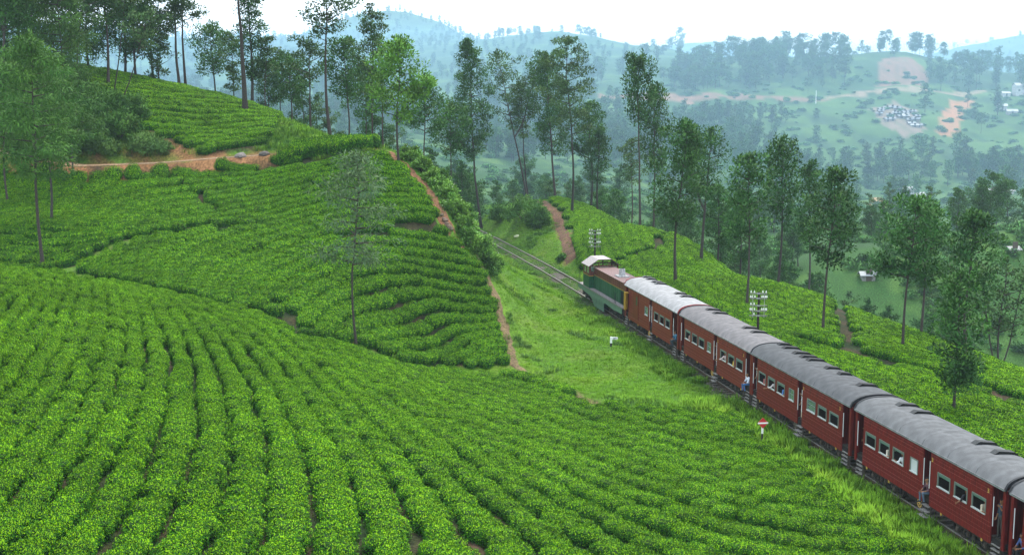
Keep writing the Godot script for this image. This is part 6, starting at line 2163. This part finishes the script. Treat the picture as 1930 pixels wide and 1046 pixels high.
func add_people() -> void:
	var skins := {}
	for pose in ["stand", "step", "sill", "reach"]:
		var d := body_bones(pose)
		skins[pose] = [flesh(d.bones, 0.019, 0.035), d]
	var head := flesh(head_bones(), 0.009, 0.012)
	var hands := [flesh(hand_bones(1.0), 0.0055, 0.006), flesh(hand_bones(-1.0), 0.0055, 0.006)]
	var white := Color(0.62, 0.63, 0.66)
	var blue := Color(0.07, 0.16, 0.36)
	var pale := Color(0.36, 0.48, 0.62)
	var black := Color(0.022, 0.022, 0.026)
	var khaki := Color(0.42, 0.36, 0.27)
	var red := Color(0.34, 0.05, 0.05)
	var yellow := Color(0.55, 0.36, 0.05)
	# carriage, place along it, pose, height of hips, depth, direction faced, shirt, legs, label
	var lines := {5: 14.45, 4: 0.0, 3: -14.61, 2: -28.75, 1: -43.28}
	var list := [
		[4, -3.62, "sill", 1.78, 1.16, 1.0, Color(0.50, 0.44, 0.38), black, "person in pale clothes resting an arm on the second window of the nearest whole carriage"],
		[4, -2.15, "sill", 1.78, 1.15, -1.0, white, black, "person in a white shirt at the third window of the nearest whole carriage"],
		[4, 3.62, "reach", 1.76, 1.14, 1.0, black, black, "person in dark clothes hanging a forearm out of the nearest whole carriage"],
		[4, 5.1, "sill", 1.78, 1.16, 1.0, khaki, black, "person in beige at the last window of the nearest whole carriage"],
		[4, -6.3, "stand", 2.13, 1.12, 0.0, pale, black, "standing person in light blue at the far doorway of the nearest whole carriage"],
		[4, 0.42, "step", 1.32, 1.22, 0.0, Color(0.10, 0.05, 0.06), Color(0.10, 0.14, 0.2), "person sitting in the middle doorway of the nearest whole carriage"],
		[4, 6.4, "stand", 2.13, 1.2, 0.0, Color(0.03, 0.045, 0.06), Color(0.05, 0.045, 0.04), "standing person in dark clothes at the near doorway of the nearest whole carriage"],
		[3, -5.15, "sill", 1.78, 1.14, 1.0, Color(0.30, 0.10, 0.09), black, "person in dull red at the first window of the carriage with most roof vents"],
		[3, -3.7, "reach", 1.76, 1.1, -1.0, Color(0.55, 0.5, 0.5), black, "person in white and grey at the second window of the carriage with most roof vents"],
		[3, -2.2, "sill", 1.78, 1.15, 1.0, blue, black, "person in blue at the third window of the carriage with most roof vents"],
		[3, 0.5, "stand", 2.13, 1.22, 0.0, white, khaki, "standing person in white shirt and khaki trousers in a middle doorway"],
		[3, -6.45, "stand", 2.13, 1.2, 0.0, Color(0.5, 0.52, 0.48), Color(0.12, 0.15, 0.16), "standing person with pale shirt in the far doorway of the carriage with most vents"],
		[2, -5.2, "sill", 1.78, 1.14, 1.0, Color(0.34, 0.2, 0.18), black, "person at the first window of the brownish carriage with the mid grey roof"],
		[2, 2.0, "reach", 1.76, 1.14, -1.0, Color(0.55, 0.42, 0.42), black, "person in pinkish white stretching an arm out of the brownish carriage"],
		[2, 3.72, "sill", 1.78, 1.15, 1.0, yellow, black, "person in yellow at a window of the brownish carriage"],
		[2, 0.44, "stand", 2.13, 1.22, 0.0, white, Color(0.3, 0.3, 0.32), "standing person in white in the middle doorway of the brownish carriage"],
		[2, 6.3, "step", 1.32, 1.24, 0.0, Color(0.58, 0.62, 0.72), blue, "person in white and blue sitting on the near doorstep of the brownish carriage"],
		[1, 0.22, "stand", 2.13, 1.22, 0.0, Color(0.2, 0.16, 0.2), Color(0.03, 0.12, 0.24), "standing person with blue trousers in the middle doorway of the luggage carriage"],
		[1, 6.2, "step", 1.32, 1.24, 0.0, Color(0.05, 0.16, 0.26), Color(0.04, 0.06, 0.08), "person in blue sitting on the near doorstep of the luggage carriage"],
		[5, -6.2, "step", 1.32, 1.22, 0.0, Color(0.05, 0.08, 0.2), black, "person in navy sitting in the doorway of the carriage at the corner of the picture"],
	]
	rng.seed = 515
	var axis := Basis(Vector3.UP, TRACK_TURN - PI * 0.5)
	for e in list:
		var pose: String = e[2]
		var skin := Color(0.24, 0.12, 0.07) * rnd(0.75, 1.25)
		var palette := [skin, e[6], e[7], Color(0.012, 0.010, 0.009), Color(0.03, 0.025, 0.022), Color(0.02, 0.012, 0.01)]
		var mb := MB.new()
		var d: Dictionary = skins[pose][1]
		add_skin(mb, skins[pose][0], palette)
		var look := rnd(-0.3, 0.3)
		if pose == "sill" or pose == "reach":
			look = -1.0
		add_skin(mb, head, palette, d.head, Basis(Vector3.UP, look))
		for k in 2:
			var a: Array = d.arms[k]
			var along_arm: Vector3 = (a[2] - a[1]).normalized()
			var y := -along_arm
			var x := y.cross(Vector3(0.1, 0.2, 0.97)).normalized()
			add_skin(mb, hands[0 if a[0].x > 0.0 else 1], palette, a[2] - y * 0.015, Basis(x, y, x.cross(y)))
		var where: Vector3 = on_line(lines[e[0]]) + axis * Vector3(e[1], e[3], e[4])
		var o := MeshInstance3D.new()
		o.name = numbered("person")
		o.mesh = mb.mesh()
		o.mesh.surface_set_material(0, M.cloth)
		o.position = where
		var turn: float = TRACK_TURN - PI * 0.5
		if e[5] != 0.0:
			turn += PI * 0.5 * e[5]
		o.rotation.y = turn
		if e[5] < 0.0:
			o.scale = Vector3(-1, 1, 1)
		add_child(o)
		tag(o, e[8], "person", "passengers on the train")

func _ready() -> void:
	var cam := Camera3D.new()
	cam.name = "camera"
	cam.position = Vector3(0, EYE_HEIGHT, 0)
	cam.rotation.x = -atan(373.0 / 2500.0)
	cam.fov = rad_to_deg(2.0 * atan(523.0 / 2500.0))
	cam.near = 0.5
	cam.far = 9000.0
	cam.current = true
	add_child(cam)
	var env := Environment.new()
	env.background_mode = Environment.BG_SKY
	var sky := Sky.new()
	var sm := ProceduralSkyMaterial.new()
	sm.sky_top_color = Color(0.84, 0.89, 0.94)
	sm.sky_horizon_color = Color(0.97, 0.98, 0.99)
	sm.sky_curve = 0.12
	sm.ground_horizon_color = Color(0.60, 0.68, 0.66)
	sm.ground_bottom_color = Color(0.22, 0.32, 0.18)
	sm.sun_angle_max = 30.0
	sky.sky_material = sm
	env.sky = sky
	env.background_energy_multiplier = 1.35
	env.ambient_light_source = Environment.AMBIENT_SOURCE_SKY
	env.tonemap_mode = Environment.TONE_MAPPER_LINEAR
	env.tonemap_exposure = 2.3
	env.sdfgi_enabled = true
	env.ssao_enabled = true
	env.ssil_enabled = true
	env.fog_enabled = true
	env.fog_density = 0.00018
	env.fog_light_color = Color(0.84, 0.94, 1.0)
	var we := WorldEnvironment.new()
	we.name = "sky_and_air"
	we.environment = env
	add_child(we)
	var sun := DirectionalLight3D.new()
	sun.name = "veiled_sun"
	sun.light_energy = 0.6
	sun.light_color = Color(1.0, 0.96, 0.88)
	sun.light_angular_distance = 14.0
	sun.shadow_enabled = true
	sun.rotation_degrees = Vector3(-58, 150, 0)
	add_child(sun)

	# the thicker air that fills the valley beyond the ridge
	var mist := FogVolume.new()
	mist.name = "valley_haze"
	mist.shape = RenderingServer.FOG_VOLUME_SHAPE_BOX
	mist.size = Vector3(4200, 200, 2460)
	mist.position = Vector3(0, -30, -1500)
	var air := FogMaterial.new()
	air.albedo = Color(0.66, 0.87, 1.0)
	air.density = 0.00072
	mist.material = air
	add_child(mist)
	mist.set_meta("kind", "stuff")
	tag(mist, "pale blue haze lying in the valley and over the far hills", "haze")
	env.volumetric_fog_enabled = true
	env.volumetric_fog_density = 0.0
	make_materials()
	make_land()
	make_regions()
	build_ground()
	ribbon("dirt_road", ROAD, 1.15, 0.06, Color(0.46, 0.31, 0.19))
	ribbon("footpath", FOOTPATH, 0.55, 0.05, Color(0.34, 0.17, 0.09), 0.5)
	ribbon("field_edge_path", LOWPATH, 0.4, 0.05, Color(0.24, 0.17, 0.09), 0.7)
	ribbon("red_earth_track", CUTPATH, 0.6, 0.05, Color(0.20, 0.11, 0.07), 0.5)
	build_track()
	plant_tea()
	plant_grass()
	plant_trees()
	plant_far_trees()
	plant_shrubs()
	build_train()
	telegraph_pole(18.3, 97.0, 4.75, "dark telegraph pole with rows of white insulators behind the second and third carriages", 1)
	telegraph_pole(8.85, 140.5, 4.4, "farther telegraph pole with white insulators behind the locomotive cab", 2)
	add_people()
	build_signs()
	build_houses()
